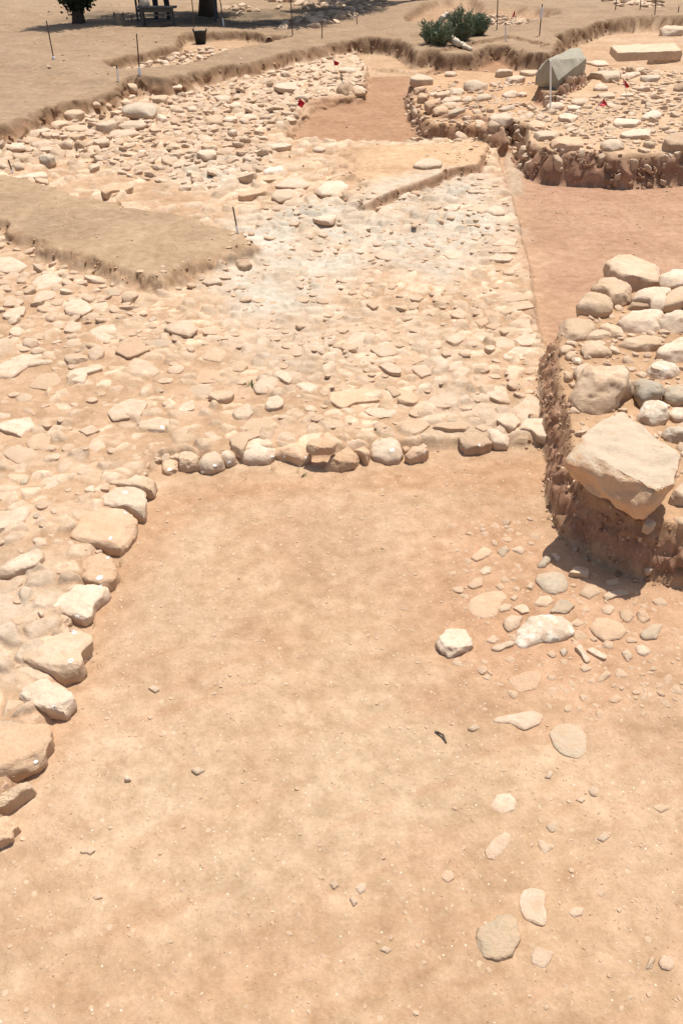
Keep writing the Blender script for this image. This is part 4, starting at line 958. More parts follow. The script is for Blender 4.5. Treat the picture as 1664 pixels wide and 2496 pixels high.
P = pz('CF', '282,560 400,508 500,465 580,463', 0.80) + pz('CF', '640,560', 0.72) + pz('CF', '632,620 540,692 430,752 378,772', 0.52) + \
    pz('CF', '215,610', 0.68) + pz('CF', '178,690', 0.58) + pz('CF', '195,742 262,772', 0.50)
P += [np.array([p[0] * 1.0, p[1] + .03, p[2] - .16]) for p in P[4:11]]
P += [np.array([p[0], p[1] + .25, .51]) for p in pz('CF', '250,650 600,600', .5)]
hull_rock('boulder', P, MR['v'], 'grey green ridged boulder perched on a pedestal of dark soil, behind the tall white pin', 'boulder', .03, 4, 8, 0)
zt = .54
A, B, Cc, D = pz('CF', '868,428 1490,413 1556,480 945,500', zt)
P = [A, B, Cc, D] + [np.array([p[0], p[1], zt - .16]) for p in (A, B, Cc, D)]
hull_rock('squared_block', P, MR['t'], 'long squared pale building block with a straight flat top and shaded left end', 'stone block', .014, 4, 12, 1)

# white paint dabs on the kerb stones
DABS = [('C9', 718, 118, 11, 1), ('C9', 721, 231, 9, 0), ('C9', 634, 380, 9, 0), ('C9', 622, 490, 9, 0), ('C9', 572, 607, 15, 0), ('C9', 578, 655, 10, 0), ('C9', 445, 830, 12, 0),
        ('C9', 425, 918, 14, 0), ('C9', 408, 1082, 13, 1), ('C9', 313, 1350, 13, 1), ('C9', 207, 1662, 11, 0), ('C7', 931, 472, 7, 0), ('C7', 988, 442, 8, 0),
        ('C7', 1050, 425, 9, 0), ('C7', 1122, 381, 7, 0), ('C7', 1252, 400, 6, 0), ('C7', 1405, 406, 6, 0), ('C7', 1305, 400, 6, 0), ('C8', 232, 371, 9, 0), ('C8', 382, 385, 7, 1), ('C8', 558, 350, 5, 0),
        ('C8', 633, 349, 6, 0), ('C7', 745, 266, 8, 0), ('C7', 798, 238, 7, 0), ('C7', 780, 460, 8, 0)]
paint = plain('white_paint', (.82, .77, .68), .8, var=.06, bump=0)
trees = []
for o, uc, vc, lo in SINFO:
    if o.name.split('.')[0] in ('kerb_stone', 'stone', 'flat_stone', 'boulder') and vc > 950:
        me = o.data; L = o.location
        trees.append((o, bvhtree.BVHTree.FromPolygons([L + v.co for v in me.vertices], [p.vertices[:] for p in me.polygons])))
for tile, x, y, rpx, ring in DABS:
    (u, v), = tp(tile, [(x, y)]); rp = rpx / TILES[tile][2]
    best = None; d = Vector(ray(u, v)).normalized(); C0 = Vector((0, 0, CAMH))
    for o, t in trees:
        hit = t.ray_cast(C0, d)
        if hit[0] and (best is None or hit[3] < best[2]): best = (o, t, hit[3])
    if not best: continue
    o, t, dist = best
    rr = rp * dist / F; bm = bmesh.new(); n = 14; outer = []; inner = []
    rv, uv = Vector((1, 0, 0)), Vector((0, sp, cp))
    def on(k, f, wob=True):
        a = 2 * math.pi * k / n; q = rr * f * (1 + (.22 * math.sin(2 * a + x) + .12 * math.sin(5 * a + y) if wob else 0))
        tgt = C0 + d * dist + rv * (q * 1.15 * math.cos(a)) + uv * (q * .85 * math.sin(a))
        h = t.ray_cast(C0, (tgt - C0).normalized())
        if not h[0] or abs(h[3] - dist) > 3 * rr: return tgt - d * .003
        return h[0] - d * .003
    O = [bm.verts.new(on(k, 1) - o.location) for k in range(n)]
    if ring:
        I = [bm.verts.new(on(k, .5) - o.location) for k in range(n)]
        for k in range(n): bm.faces.new((O[k], O[(k + 1) % n], I[(k + 1) % n], I[k]))
    else:
        cv = bm.verts.new(on(0, 0, False) - o.location)
        for k in range(n): bm.faces.new((O[k], O[(k + 1) % n], cv))
    bm_obj('paint_mark', bm, paint, o)

# ------------------------------------------------------------------ rubble and pebbles nobody could count
TPL = []
for s in range(14):
    a = np.sort(rng.uniform(0, 2 * math.pi, 7)) if False else np.linspace(0, 2 * math.pi, 8)[:-1] + rng.normal(0, .18, 7)
    rad = rng.uniform(.75, 1.15, 7); el = rng.uniform(.62, 1.0)
    ol = np.stack([rad * np.cos(a), el * rad * np.sin(a)], 1)
    V, tri, q, cap = loft_rock(ol, 1.0, ('f', 'a', 'f', 'r')[s % 4], 50 + s, 18, 8, sink=.5)
    TPL.append((V, tri, q))
def scatter(name, label, cat, mat, items, tset=None):
    Vs, Ts, Hs, base = [], [], [], 0
    GZS = terrain(np.array([q[0] for q in items]), np.array([q[1] for q in items]))
    for ii, (x, y, z, r, h, rot, tilt) in enumerate(items):
        V, tri, q = TPL[(tset or range(len(TPL)))[rng.integers(len(tset or TPL))]]
        gz = GZS[ii]
        W = V * np.array([r, r, h]); c, s = math.cos(rot), math.sin(rot)
        W = np.stack([W[:, 0] * c - W[:, 1] * s, W[:, 0] * s + W[:, 1] * c, W[:, 2] + tilt[0] * W[:, 0] + tilt[1] * W[:, 1]], 1) + np.array([x, y, z])
        Vs.append(W); Hs.append(W[:, 2] - gz); Ts.append(np.concatenate([tri, q[:, :3], q[:, [0, 2, 3]]]) + base); base += len(V)
    me = mesh_np(name, np.concatenate(Vs), np.concatenate(Ts), mat, True, R(45))
    me.attributes.new('hgt', 'FLOAT', 'POINT').data.foreach_set('value', np.concatenate(Hs).astype(np.float32))
    o = link(name, me); tag(o, label, cat, None, 'stuff'); return o
RK = np.array(ROCKS)
def fill(poly, spacing, rmin, rmax, hmul, n_try, keep=None, clear=.85, sink=.25, zmax=9, tilt=.2):
    P = np.array(poly); lo, hi = P.min(0), P.max(0)
    xs = rng.uniform(lo[0], hi[0], n_try); ys = rng.uniform(lo[1], hi[1], n_try)
    ok = sdf(poly, xs, ys) < 0; xs, ys = xs[ok], ys[ok]
    vis = np.abs(xs) < .75 + .38 * ys; xs, ys = xs[vis], ys[vis]
    e = .05; gx = (terrain(xs + e, ys) - terrain(xs - e, ys)) / (2 * e); gy = (terrain(xs, ys + e) - terrain(xs, ys - e)) / (2 * e)
    flat = np.hypot(gx, gy) < .55; xs, ys = xs[flat], ys[flat]
    if keep is not None:
        m = keep(xs, ys); xs, ys = xs[m], ys[m]
    rs = rmin + (rmax - rmin) * rng.beta(1.3, 2.6, len(xs))
    zs = terrain(xs, ys)
    grid = {}; out = []
    for x, y, r, z in zip(xs, ys, rs, zs):
        if len(RK) and np.any((RK[:, 0] - x) ** 2 + (RK[:, 1] - y) ** 2 < ((RK[:, 2] + r) * clear) ** 2): continue
        gx, gy = int(x / spacing), int(y / spacing); bad = False
        for i in (-1, 0, 1):
            for j in (-1, 0, 1):
                for (a, b, c) in grid.get((gx + i, gy + j), ()):
                    if (a - x) ** 2 + (b - y) ** 2 < ((r + c) * .78) ** 2: bad = True
        if bad or z > zmax: continue
        grid.setdefault((gx, gy), []).append((x, y, r))
        h = r * hmul * rng.uniform(.6, 1.3)
        out.append((x, y, z - h * sink * rng.uniform(.2, 1.6), r, h, rng.uniform(0, 6.28), rng.normal(0, tilt, 2)))
    return out
def nmask(f, thr, seed): return lambda x, y: fbm2(x * f, y * f, 3, seed) > thr
def face_band(poly, lo, hi, n, rmin, rmax):
    P = np.array(poly); a = np.repeat(np.arange(len(P)), n // len(P) + 1); b = (a + 1) % len(P)
    L = np.linalg.norm(P[b] - P[a], axis=1); p = L / L.sum(); k = rng.choice(len(a), n, p=p)
    t = rng.uniform(0, 1, n); c = P[a[k]] * (1 - t)[:, None] + P[b[k]] * t[:, None]
    nrm = np.stack([(P[b[k]] - P[a[k]])[:, 1], -(P[b[k]] - P[a[k]])[:, 0]], 1); nrm /= np.linalg.norm(nrm, axis=1)[:, None] + 1e-9
    for sgn in (1,):
        if sdf(poly, *(c[:1] + nrm[:1] * .05).T)[0] < 0: nrm = -nrm
    q = c + nrm * rng.uniform(lo, hi, n)[:, None]
    x, y = q.T; ok = (np.abs(x) < .8 + .38 * y) & (y > .5) & (y < 26); x, y = x[ok], y[ok]
    e = .03; sl = np.hypot(terrain(x + e, y) - terrain(x - e, y), terrain(x, y + e) - terrain(x, y - e)) / (2 * e); x, y = x[sl > .45], y[sl > .45]
    z = terrain(x, y); r = rmin + (rmax - rmin) * rng.beta(1.2, 3, len(x))
    return [(a, b, c - d * .3, d, d * rng.uniform(.6, 1.1), rng.uniform(0, 6.28), rng.normal(0, .3, 2)) for a, b, c, d in zip(x, y, z, r)]
hvis = [p for p in HUP if p[1] < 25]
paving = wpoly(ZP, ('P', '640,500 900,500 1180,420 1235,500 1290,720 1340,930 1350,1060 1050,1080 760,1050 600,1010 560,900 540,720 560,600'))
it = fill(paving, .22, .018, .095, .34, 5200, nmask(1.6, -.35, 5), sink=.95, tilt=.08)
leftp = wpoly(ZP, ('P', '-60,640 300,700 560,640 600,900 560,1080 420,1140 330,1200 260,1330 180,1480 100,1640 0,1680 -300,1700 -300,640'))
it += fill(leftp, .22, .015, .09, .36, 4200, nmask(1.6, -.1, 15), sink=1.0, tilt=.08)
upl = wpoly(ZP, ('P', '-100,570 60,580 200,640 320,690 330,820 200,900 -100,900'))
it += fill(upl, .3, .04, .14, .5, 2500, None, sink=.5, clear=.75, zmax=.13)
tong = wpoly(ZK, ('P', '640,420 850,400 1150,350 1190,380 900,480 760,500'))
it += fill(tong, .2, .012, .05, .5, 500, nmask(1.6, -.05, 25), sink=.4)
kl = [p for p in PLAT if p[1] < 4.2 and abs(p[0]) < 2.2]

for u_, v_ in [(rng.uniform(-14, 14), t) for t in rng.uniform(0, 1, 190)]:
    ku = [(470, 1112), (382, 1122), (318, 1200), (262, 1300), (222, 1400), (170, 1500), (150, 1600), (100, 1710), (40, 1830), (0, 1930)]; q = v_ * (len(ku) - 1.001); i_ = int(q); f_ = q - i_
    g_ = at_z(ku[i_][0] * (1 - f_) + ku[i_ + 1][0] * f_ - 14 + u_, ku[i_][1] * (1 - f_) + ku[i_ + 1][1] * f_, .03)
    r_ = rng.uniform(.012, .038); it.append((g_[0], g_[1], .012, r_, r_ * .9, rng.uniform(0, 6.28), rng.normal(0, .2, 2)))
scatter('paving_rubble', 'small half buried limestone rubble packed between the larger paving stones', 'rubble', MSTUFF['p'], it)
farr = wpoly(ZP, ('P', '-60,360 80,320 300,220 560,178 860,125 885,160 880,225 745,245 700,300 640,330 680,420 480,470 330,440 180,390 0,395'))
it = fill(farr, .36, .04, .18, .42, 14000, nmask(.9, -.55, 35), clear=.72, sink=.3, zmax=.17)
scatter('far_rubble', 'spread of pale broken wall stones below the far bank', 'rubble', MSTUFF['p'], it)
bw = wpoly(ZJ2, ('P', '990,205 1100,180 1300,180 1360,150 1664,170 1900,200 1900,370 1560,372 1420,370 1340,362 1300,335 1210,290 1130,300 1020,280'))
it = fill(bw, .3, .025, .13, .5, 8000, None, clear=.72, sink=.3)
it += face_band(WALL2, .0, .14, 240, .03, .11) + face_band(WALL1, .0, .1, 140, .03, .09)
scatter('wall_rubble', 'small pale stones filling the core of the ruined back wall', 'rubble', MSTUFF['p'], it)
hp_ = wpoly(ZE, ('P', '1375,830 1480,730 1664,720 1800,720 1800,1290 1664,1290 1560,1260 1450,1170 1395,1080'))
it = fill(hp_, .16, .012, .075, .6, 2600, None, clear=.68, sink=.3)
scatter('heap_rubble', 'stone chips and small cobbles in the soil of the stone heap', 'rubble', MSTUFF['p'], it)
it = []
p1 = wpoly(.26, ('CG', '480,500 560,515 800,500 1000,470 1300,400 1560,350 1560,370 1300,330 1080,360 900,400'))
it += fill(p1, .3, .05, .17, .6, 1600, None, sink=.15)
back = wpoly(ZH, ('CH', '150,150 100,60 150,-60 1500,-60 1420,20 1230,110 1050,180 850,225 640,240 560,225 800,100 500,100 300,140'))
it += fill(back, .5, .08, .28, .6, 1500, nmask(.6, -.3, 45), sink=.15)
p3 = wpoly(.3, ('CI', '930,150 1050,130 1500,170 1450,260 1300,270 1000,230'))
it += fill(p3, .3, .05, .14, .7, 700, None, sink=.1)
tr = wpoly(ZH, ('CF', '800,60 900,25 1350,60 1400,95 1100,100 950,105'))
it += fill(tr, .4, .06, .3, .3, 200, None, sink=.2)
trc = wpoly(ZJ2, ('CF', '900,330 1100,290 1330,310 1450,400 1300,405 950,400'))
it += fill(trc, .3, .04, .13, .5, 150, None, sink=.2)
scatter('trench_rubble', 'pale stones lying in the far trenches and under the trees', 'rubble', MSTUFF['p'], it)
upper = wpoly(ZH, ('P', '-300,345 0,280 290,190 560,150 850,100 1000,90 1240,100 1440,70 1664,45 1664,10 0,10 -400,200'))
it = fill(upper, .3, .012, .05, .6, 900, nmask(.7, 0, 55), sink=.2)
spurp = SPUR
it += fill(spurp, .2, .005, .02, .6, 260, None, sink=.2)
floor = wpoly(0, ('P', '380,1190 900,1160 1350,1110 1330,1250 1420,1400 1664,1440 1750,1900 1700,2600 -200,2600 60,2000 260,1500'))
it += fill(floor, .06, .003, .015, .35, 3800, None, clear=.9, sink=.8)
scz = wpoly(0, ('P', '1100,1280 1330,1260 1480,1400 1664,1430 1664,1700 1500,1760 1250,1700 1080,1600'))
cb = fill(scz, .1, .011, .05, .45, 1700, nmask(2.2, -.25, 65), clear=.9, sink=.7, tilt=.1)
scatter('cobble_scatter', 'small rounded half buried cobbles between the larger floor cobbles', 'cobbles', MSTUFF['d'], cb, [3, 7, 11])
rsoil = wpoly(0, ('P', '1240,420 1664,440 1800,760 1400,740 1330,780 1270,560'))
it += fill(rsoil, .1, .005, .02, .6, 420, None, sink=.3)
redp = wpoly(0, ('P', '720,330 1180,330 1010,220 900,170 880,250'))
it += fill(redp, .1, .006, .025, .6, 200, None, sink=.3)
scatter('pebbles', 'small pebbles and grit strewn over the excavated soil', 'pebbles', MSTUFF['q'], it)
it = face_band(HEAP, -.02, .24, 2600, .003, .02) + face_band(WALL2, 0, .16, 2600, .008, .045) + face_band(WALL1, 0, .12, 700, .008, .04)
it += face_band(hvis, 0, .17, 6500, .012, .06)
HV = [p for p in HEAP if p[1] < 8]
scatter('bank_gravel', 'small pale pebbles stuck in the cut faces below the walls', 'gravel', MSTUFF['q'], face_band(HEAP, -.02, .2, 900, .003, .02) + face_band(WALL2, 0, .14, 260, .01, .05) + face_band(WALL1, 0, .1, 120, .01, .05))
scatter('soil_clods', 'crumbling dark red soil clods on the cut faces of the trenches', 'soil clods', MSTUFF['c'], it)
it = face_band(KTON, -.01, .06, 260, .006, .03) + face_band(SPUR, 0, .15, 450, .005, .025) + face_band([p for p in PLAT], -.02, .1, 500, .004, .016) + fill(floor, .03, .0015, .005, .7, 3000, None, sink=.2)
scatter('floor_crumbs', 'loose ochre soil crumbs along the spur and the kerb', 'soil clods', MSTUFF['s'], it)

# ------------------------------------------------------------------ dry grass and weeds
def blades(bm, base, n, h, spread, w, lean=.5, rr=None):
    rr = rr or random
    for _ in range(n):
        a = rr.uniform(0, 6.283); r = rr.uniform(0, spread)
        p = Vector(base) + Vector((r * math.cos(a), r * math.sin(a), 0))
        hh = h * rr.uniform(.5, 1.1); a2 = a + rr.uniform(-.8, .8); ln = rr.uniform(0, lean) * hh
        d = Vector((math.cos(a2), math.sin(a2), 0)); s = Vector((-d.y, d.x, 0)) * w
        pts = [p, p + d * ln * .35 + Vector((0, 0, hh * .6)), p + d * ln + Vector((0, 0, hh))]
        v = [bm.verts.new(pts[0] - s), bm.verts.new(pts[0] + s), bm.verts.new(pts[1] + s * .8), bm.verts.new(pts[1] - s * .8), bm.verts.new(pts[2])]
        bm.faces.new(v[:4]); bm.faces.new((v[3], v[2], v[4]))
straw = plain('dry_straw', (.56, .45, .27), .8, var=.3, bump=0)
weed = plain('weed_green', (.16, .20, .08), .7, var=.35, bump=0)
bm = bmesh.new()
for tile, x, y, n, h, spr in (('C9', 690, 545, 12, .05, .03), ('C9', 680, 640, 6, .04, .02), ('C9', 810, 300, 7, .04, .02), ('C7', 1250, 460, 12, .05, .03), ('C7', 1360, 480, 8, .05, .02), ('C7', 1130, 510, 4, .05, .01),
                            ('C9', 545, 880, 5, .04, .02), ('C9', 560, 1090, 4, .04, .02), ('CA', 1200, 575, 5, .03, .02), ('CA', 1230, 620, 4, .03, .02), ('CA', 1290, 490, 4, .03, .02), ('C5', 820, 480, 6, .05, .03),
                            ('CB', 1200, 1290, 3, .02, .02), ('CB', 330, 1140, 3, .02, .02), ('CB', 230, 960, 6, .015, .02), ('C9', 60, 1760, 6, .04, .03), ('C2', 1370, 340, 40, .12, .1), ('C2', 1400, 420, 30, .08, .12), ('C2', 1490, 390, 20, .07, .08)):
    (u, v), = tp(tile, [(x, y)]); g = ground_hit(u, v); blades(bm, g, n, h, spr, .0012 if y and g[1] < 6 else .004, 1.2)
o = bm_obj('dry_grass', bm, straw); tag(o, 'thin wisps of dry straw coloured grass among the stones', 'grass', None, 'stuff')
bm = bmesh.new()
for p in rng.uniform(0, 1, (150, 2)):
    pass
pts = []
E = SPUR
for i in range(len(E)):
    a, b = np.array(E[i]), np.array(E[(i + 1) % len(E)])
    for t in np.arange(0, 1, .05 / max(np.linalg.norm(b - a), .06)):
        q = a + (b - a) * t
        if abs(q[0]) < .9 + .38 * q[1] and q[1] < 7.8: pts.append(q)
for q in pts:
    if rng.random() < .55:
        z = float(terrain(np.array([q[0]]), np.array([q[1]]))[0]); blades(bm, (q[0] + rng.normal(0, .05), q[1] - .08 + rng.normal(0, .04), z - .02), rng.integers(2, 6), .03, .03, .0022, 1.4)
for q in hvis:
    pass
o = bm_obj('withered_weeds', bm, plain('withered_weed', (.36, .27, .15), .9, var=.3, bump=0)); tag(o, 'withered weeds and rootlets fringing the earth spur', 'weeds', None, 'stuff')
(u, v), = tp('C7', [(1395, 490)]); bm = bmesh.new(); blades(bm, (0, 0, 0), 18, .02, .018, .002, 1.3)
o = bm_obj('weed', bm, weed, None, tuple(ground_hit(u, v))); tag(o, 'small green weed sprouting on the floor below the cracked kerb stone', 'weed')
(u, v), = tp('C5', [(1155, 640)]); bm = bmesh.new(); blades(bm, (0, 0, 0), 24, .035, .03, .004, 1.2)
o = bm_obj('weed', bm, weed, None, tuple(ground_hit(u, v))); tag(o, 'little dark green weed growing left of the rounded pale boulder', 'weed')
# dark twig on the floor
(a, b, c) = [ground_hit(*tp('CB', [p])[0]) for p in ((140, 200), (185, 228), (205, 265))]
bm = bmesh.new(); tube(bm, [Vector(a - b) + Vector((0, 0, .006)), Vector((0, 0, .014)), Vector(c - b) + Vector((0, 0, .004))], [.0035, .005, .003], 7)
tube(bm, [Vector((0, 0, .014)), Vector((-.02, .012, .02))], [.003, .0015], 6)
o = bm_obj('twig', bm, plain('dark_bark', (.13, .10, .07), .9), None, tuple(b)); tag(o, 'short dark twig lying alone on the ochre floor', 'twig')

# ------------------------------------------------------------------ pin flags, pins and stakes
wire_m = plain('galvanised_wire', (.62, .60, .56), .5, .3, var=.1, bump=0)
rod_m = plain('rusty_rebar', (.13, .09, .07), .8, .2, var=.4, scale=60)
white_m = plain('white_tape', (.82, .82, .80), .6, var=.05, bump=0)
red_m = plain('red_flag_plastic', (.52, .025, .03), .5, var=.12, scale=12, bump=0)
def up_point(g, u, v):
    """point above g whose picture is (u, v), in the vertical plane through g"""
    d = ray(u, v); t = g[1] / d[1]; return np.array([d[0] * t, g[1], CAMH + d[2] * t])
def pin_flag(tile, base, knee, flag, label):
    """base and top of the wire, and the flag's corners, all in picture coordinates"""
    b = ground_hit(*tp(tile, [base])[0]); o = empty('pin_flag', tuple(b)); tag(o, label, 'pin flag', 'red pin flags in the trench')
    top = up_point(b, *tp(tile, [knee])[0]) - b
    bm = bmesh.new(); tube(bm, [(0, 0, -.03), tuple(top * .5 + np.array([.004, 0, 0])), tuple(top)], .0035, 6); bm_obj('wire', bm, wire_m, o)
    C4 = [up_point(b, *p) - b for p in tp(tile, flag)]
    bm = bmesh.new(); n = 6; vs = []
    A, B, C, D = [Vector(c) for c in (C4 if len(C4) == 4 else C4 + [C4[2]])]
    for layer in (0, .003):
        for i in range(n + 1):
            for j in range(n + 1):
                s, t = i / n, j / n
                p = (A * (1 - s) + B * s) * (1 - t) + (D * (1 - s) + C * s) * t
                p.y += .02 * math.sin(4 * s + 1) + .012 * math.sin(5 * t) + layer; vs.append(bm.verts.new(p))
    m = (n + 1) ** 2
    for i in range(n):
        for j in range(n):
            k = i * (n + 1) + j
            bm.faces.new((vs[k], vs[k + 1], vs[k + n + 2], vs[k + n + 1])); bm.faces.new((vs[m + k], vs[m + k + n + 1], vs[m + k + n + 2], vs[m + k + 1]))
    bmesh.ops.remove_doubles(bm, verts=bm.verts[:], dist=.0008)
    bm_obj('pennant', bm, red_m, o, smooth=True)
pin_flag('C2', (945, 560), (985, 440), [(1000, 403), (1048, 435), (1020, 475), (982, 455)], 'red pin flag leaning right over the upper edge of the red soil pit')
pin_flag('C2', (1305, 300), (1275, 85), [(1275, 90), (1326, 108), (1312, 130), (1281, 132)], 'small upright red pin flag among the pale stones below the far bank')
pin_flag('C3', (955, 388), (1120, 222), [(1128, 212), (1144, 240), (1118, 250), (1090, 246)], 'red pin flag on a far leaning wire, right of the rounded pin boulder')
pin_flag('C3', (1258, 232), (1235, 100), [(1234, 94), (1268, 140), (1252, 147), (1238, 135)], 'red pin flag with a drooping pennant, right of the grey green boulder')
pin_flag('CI', (1180, 462), (1228, 190), [(1268, 105), (1262, 165), (1248, 198), (1232, 192)], 'red pin flag beside a short white pin, farthest of all the flags')
def rod(name, tile, top, base, r, parts, label, cat, group=None, wh=None, capm=None):
    b = ground_hit(*tp(tile, [base])[0]); t = up_point(b, *tp(tile, [top])[0]) - b
    bm = bmesh.new(); tube(bm, [tuple(-t * .08), tuple(t * .5), tuple(t)], r, 8)
    o = empty(name, tuple(b)); tag(o, label, cat, group)
    bm_obj('shaft', bm, parts, o)
    if wh:
        bm = bmesh.new(); s0, s1, rr = wh; tube(bm, [tuple(t * s0), tuple(t * (s0 * .5 + s1 * .5)), tuple(t * s1)], [rr, rr * 1.15, rr * .9], 8); bm_obj('tape', bm, white_m, o)
    return o, t
G = 'survey stakes round the trenches'
rod('white_pin', 'C3', (828, -5), (826, 272), .012, white_m, 'tall thin white pin standing in front of the grey green boulder', 'survey pin')
for tile, top, base, r, wh, lab in (
        ('CG', (42, 158), (100, 452), .011, (.0, .07, .03), 'thin dark stake with a white foot tag, alone on the old surface at far left'),
        ('CG', (731, 258), (758, 588), .011, (.0, .22, .028), 'tall dark stake with a broad white tag, at the edge of the far bank'),
        ('CG', (579, 498), (594, 625), .012, (.0, .8, .014), 'short white painted stake left of the one with the broad tag'),
        ('CG', (1150, -40), (1173, 212), .012, None, 'dark stake in the tree shade, just right of the wooden bench'),
        ('CG', (1366, -20), (1398, 202), .012, (.0, .3, .018), 'dark stake with a white lower end, right of the shaded tree trunk'),
        ('CG', (690, 112), (699, 172), .012, None, 'short stake in the shade left of the wooden bench'),
        ('CH', (650, -60), (668, 270), .013, None, 'tall dark stake in front of the shaded rubble trench'),
        ('CH', (893, 160), (893, 295), .011, None, 'short dark stake on the path, second right of the roof tile'),
        ('CH', (1152, 78), (1160, 186), .011, None, 'short dark stake where the rubble meets the bare slope'),
        ('CI', (1073, -20), (1060, 340), .012, None, 'tall dark stake right of the green shrubs'),
        ('CF', (222, 38), (195, 342), .012, (.55, .9, .03), 'dark stake with a white sleeve near its top, behind the grey green boulder'),
        ('CF', (931, -30), (920, 96), .013, None, 'dark stake on the pale stones at the top right, leftmost of four'),
        ('CF', (1166, -30), (1155, 88), .013, None, 'dark stake at the top right, second of four from the left'),
        ('CF', (1309, -30), (1295, 142), .013, None, 'dark stake at the top right, nearest to the camera of the four'),
        ('CF', (1527, 58), (1519, 117), .013, None, 'shortest dark stake in the upper right corner'),
        ('C1', (72, 835), (112, 950), .009, (.0, .3, .01), 'short stake at the left edge on the back of the earth spur'),
        ('CD', (1070, 385), (1093, 508), .007, (.0, .3, .009), 'short bent stake with a white foot at the tip of the earth spur'),
        ('C2', (1338, 200), (1356, 322), .010, (.0, .55, .012), 'short half white stake behind the brown weathered stone'),
        ('CI', (1157, 252), (1163, 468), .012, (.0, .85, .014), 'short white pin beside the farthest red flag')):
    rod('survey_stake', tile, top, base, r, rod_m, lab, 'stake', G, wh)

# ------------------------------------------------------------------ roof tile, bucket, log, shrubs
(u, v), = tp('CH', [(490, 318)]); g = ground_hit(u, v); bm = bmesh.new(); rr = .085; th_ = .016; n = 14
prof = [(rr * math.cos(math.pi * k / n), rr * math.sin(math.pi * k / n)) for k in range(n + 1)] + [((rr - th_) * math.cos(math.pi * k / n), (rr - th_) * math.sin(math.pi * k / n)) for k in range(n, -1, -1)]
f = [bm.verts.new((x, 0, z + .01)) for x, z in prof]; b2 = [bm.verts.new((x * 1.1, .4, z * 1.05 + .03)) for x, z in prof]
m = len(prof)
for k in range(m): bm.faces.new((f[k], f[(k + 1) % m], b2[(k + 1) % m], b2[k]))
for k in range(n):
    bm.faces.new((f[k], f[m - 1 - k], f[m - 2 - k], f[k + 1])[::-1]); bm.faces.new((b2[k], b2[k + 1], b2[m - 2 - k], b2[m - 1 - k])[::-1])
o = bm_obj('roof_tile', bm, plain('old_terracotta', (.46, .34, .24), .9), None, tuple(g), True); tag(o, 'curved old roof tile stuck in the bank like a small arch', 'roof tile')

(u, v), = tp('CG', [(1222, 332)]); g = ground_hit(u, v)
o = empty('rubber_bucket', tuple(g)); tag(o, 'black rubber bucket standing against the bank of the far trench', 'bucket')
blk = plain('black_rubber', (.03, .03, .03), .7, bump=.3)
bm = bmesh.new(); pr = [(.10, 0), (.115, .01), (.14, .22), (.15, .23), (.15, .245), (.135, .245), (.13, .22), (.105, .03), (0, .03)]
rings = [[bm.verts.new((r_ * math.cos(6.283 * k / 24) * (1 + .05 * math.sin(2 * 6.283 * k / 24)), r_ * math.sin(6.283 * k / 24), z_)) for k in range(24)] for r_, z_ in pr[:-1]]
for i in range(len(rings) - 1):
    for k in range(24): bm.faces.new((rings[i][k], rings[i][(k + 1) % 24], rings[i + 1][(k + 1) % 24], rings[i + 1][k]))
bm.faces.new(rings[0][::-1]); bm.faces.new(rings[-1])
bm_obj('body', bm, blk, o, smooth=True)
for s in (-1, 1):
    bm = bmesh.new(); tube(bm, [(s * .14, -.05, .235), (s * .15, -.03, .29), (s * .15, .03, .29), (s * .14, .05, .235)], .012, 8); bm_obj('handle', bm, blk, o, smooth=True)

def curved_log(name, pts, rad, mat, label, cat):
    g = pts[0]; bm = bmesh.new()
    P = [Vector(np.array(p) - g) for p in pts]; Q = []; RR = []
    for i in range(len(P) - 1):
        for k in range(5):
            t = k / 5; Q.append(P[i].lerp(P[i + 1], t) + Vector((0, 0, .012 * math.sin(i * 2 + t * 6)))); RR.append((rad[i] * (1 - t) + rad[i + 1] * t) * (1 + .1 * math.sin(7 * (i + t))))
    Q.append(P[-1]); RR.append(rad[-1]); tube(bm, Q, RR, 12)
    o = bm_obj(name, bm, mat, None, tuple(g), True); tag(o, label, cat)
bark = plain('bleached_wood', (.62, .53, .40), .9, var=.35, scale=22, bump=.5)
def lift(tile, x, y, dz):
    (u, v), = tp(tile, [(x, y)]); g = ground_hit(u, v); return g + np.array([0, 0, dz])
curved_log('log', [lift('CI', 545, 500, .09), lift('CI', 600, 520, .07), lift('CI', 680, 545, .06), lift('CI', 775, 580, .03)], [.075, .07, .055, .03], bark, 'bleached bent log lying in front of the green shrubs', 'log')
gb = ground_hit(*tp('CI', [(480, 455)])[0])
curved_log('branch', [gb + np.array([-.18, 0, .28]), gb + np.array([-.08, -.02, .42]), gb + np.array([.02, 0, .5]), gb + np.array([.1, .02, .38]), gb + np.array([.25, .05, .3])], [.05, .065, .05, .03, .015], bark, 'bleached broken branch arching over the green shrubs', 'branch')

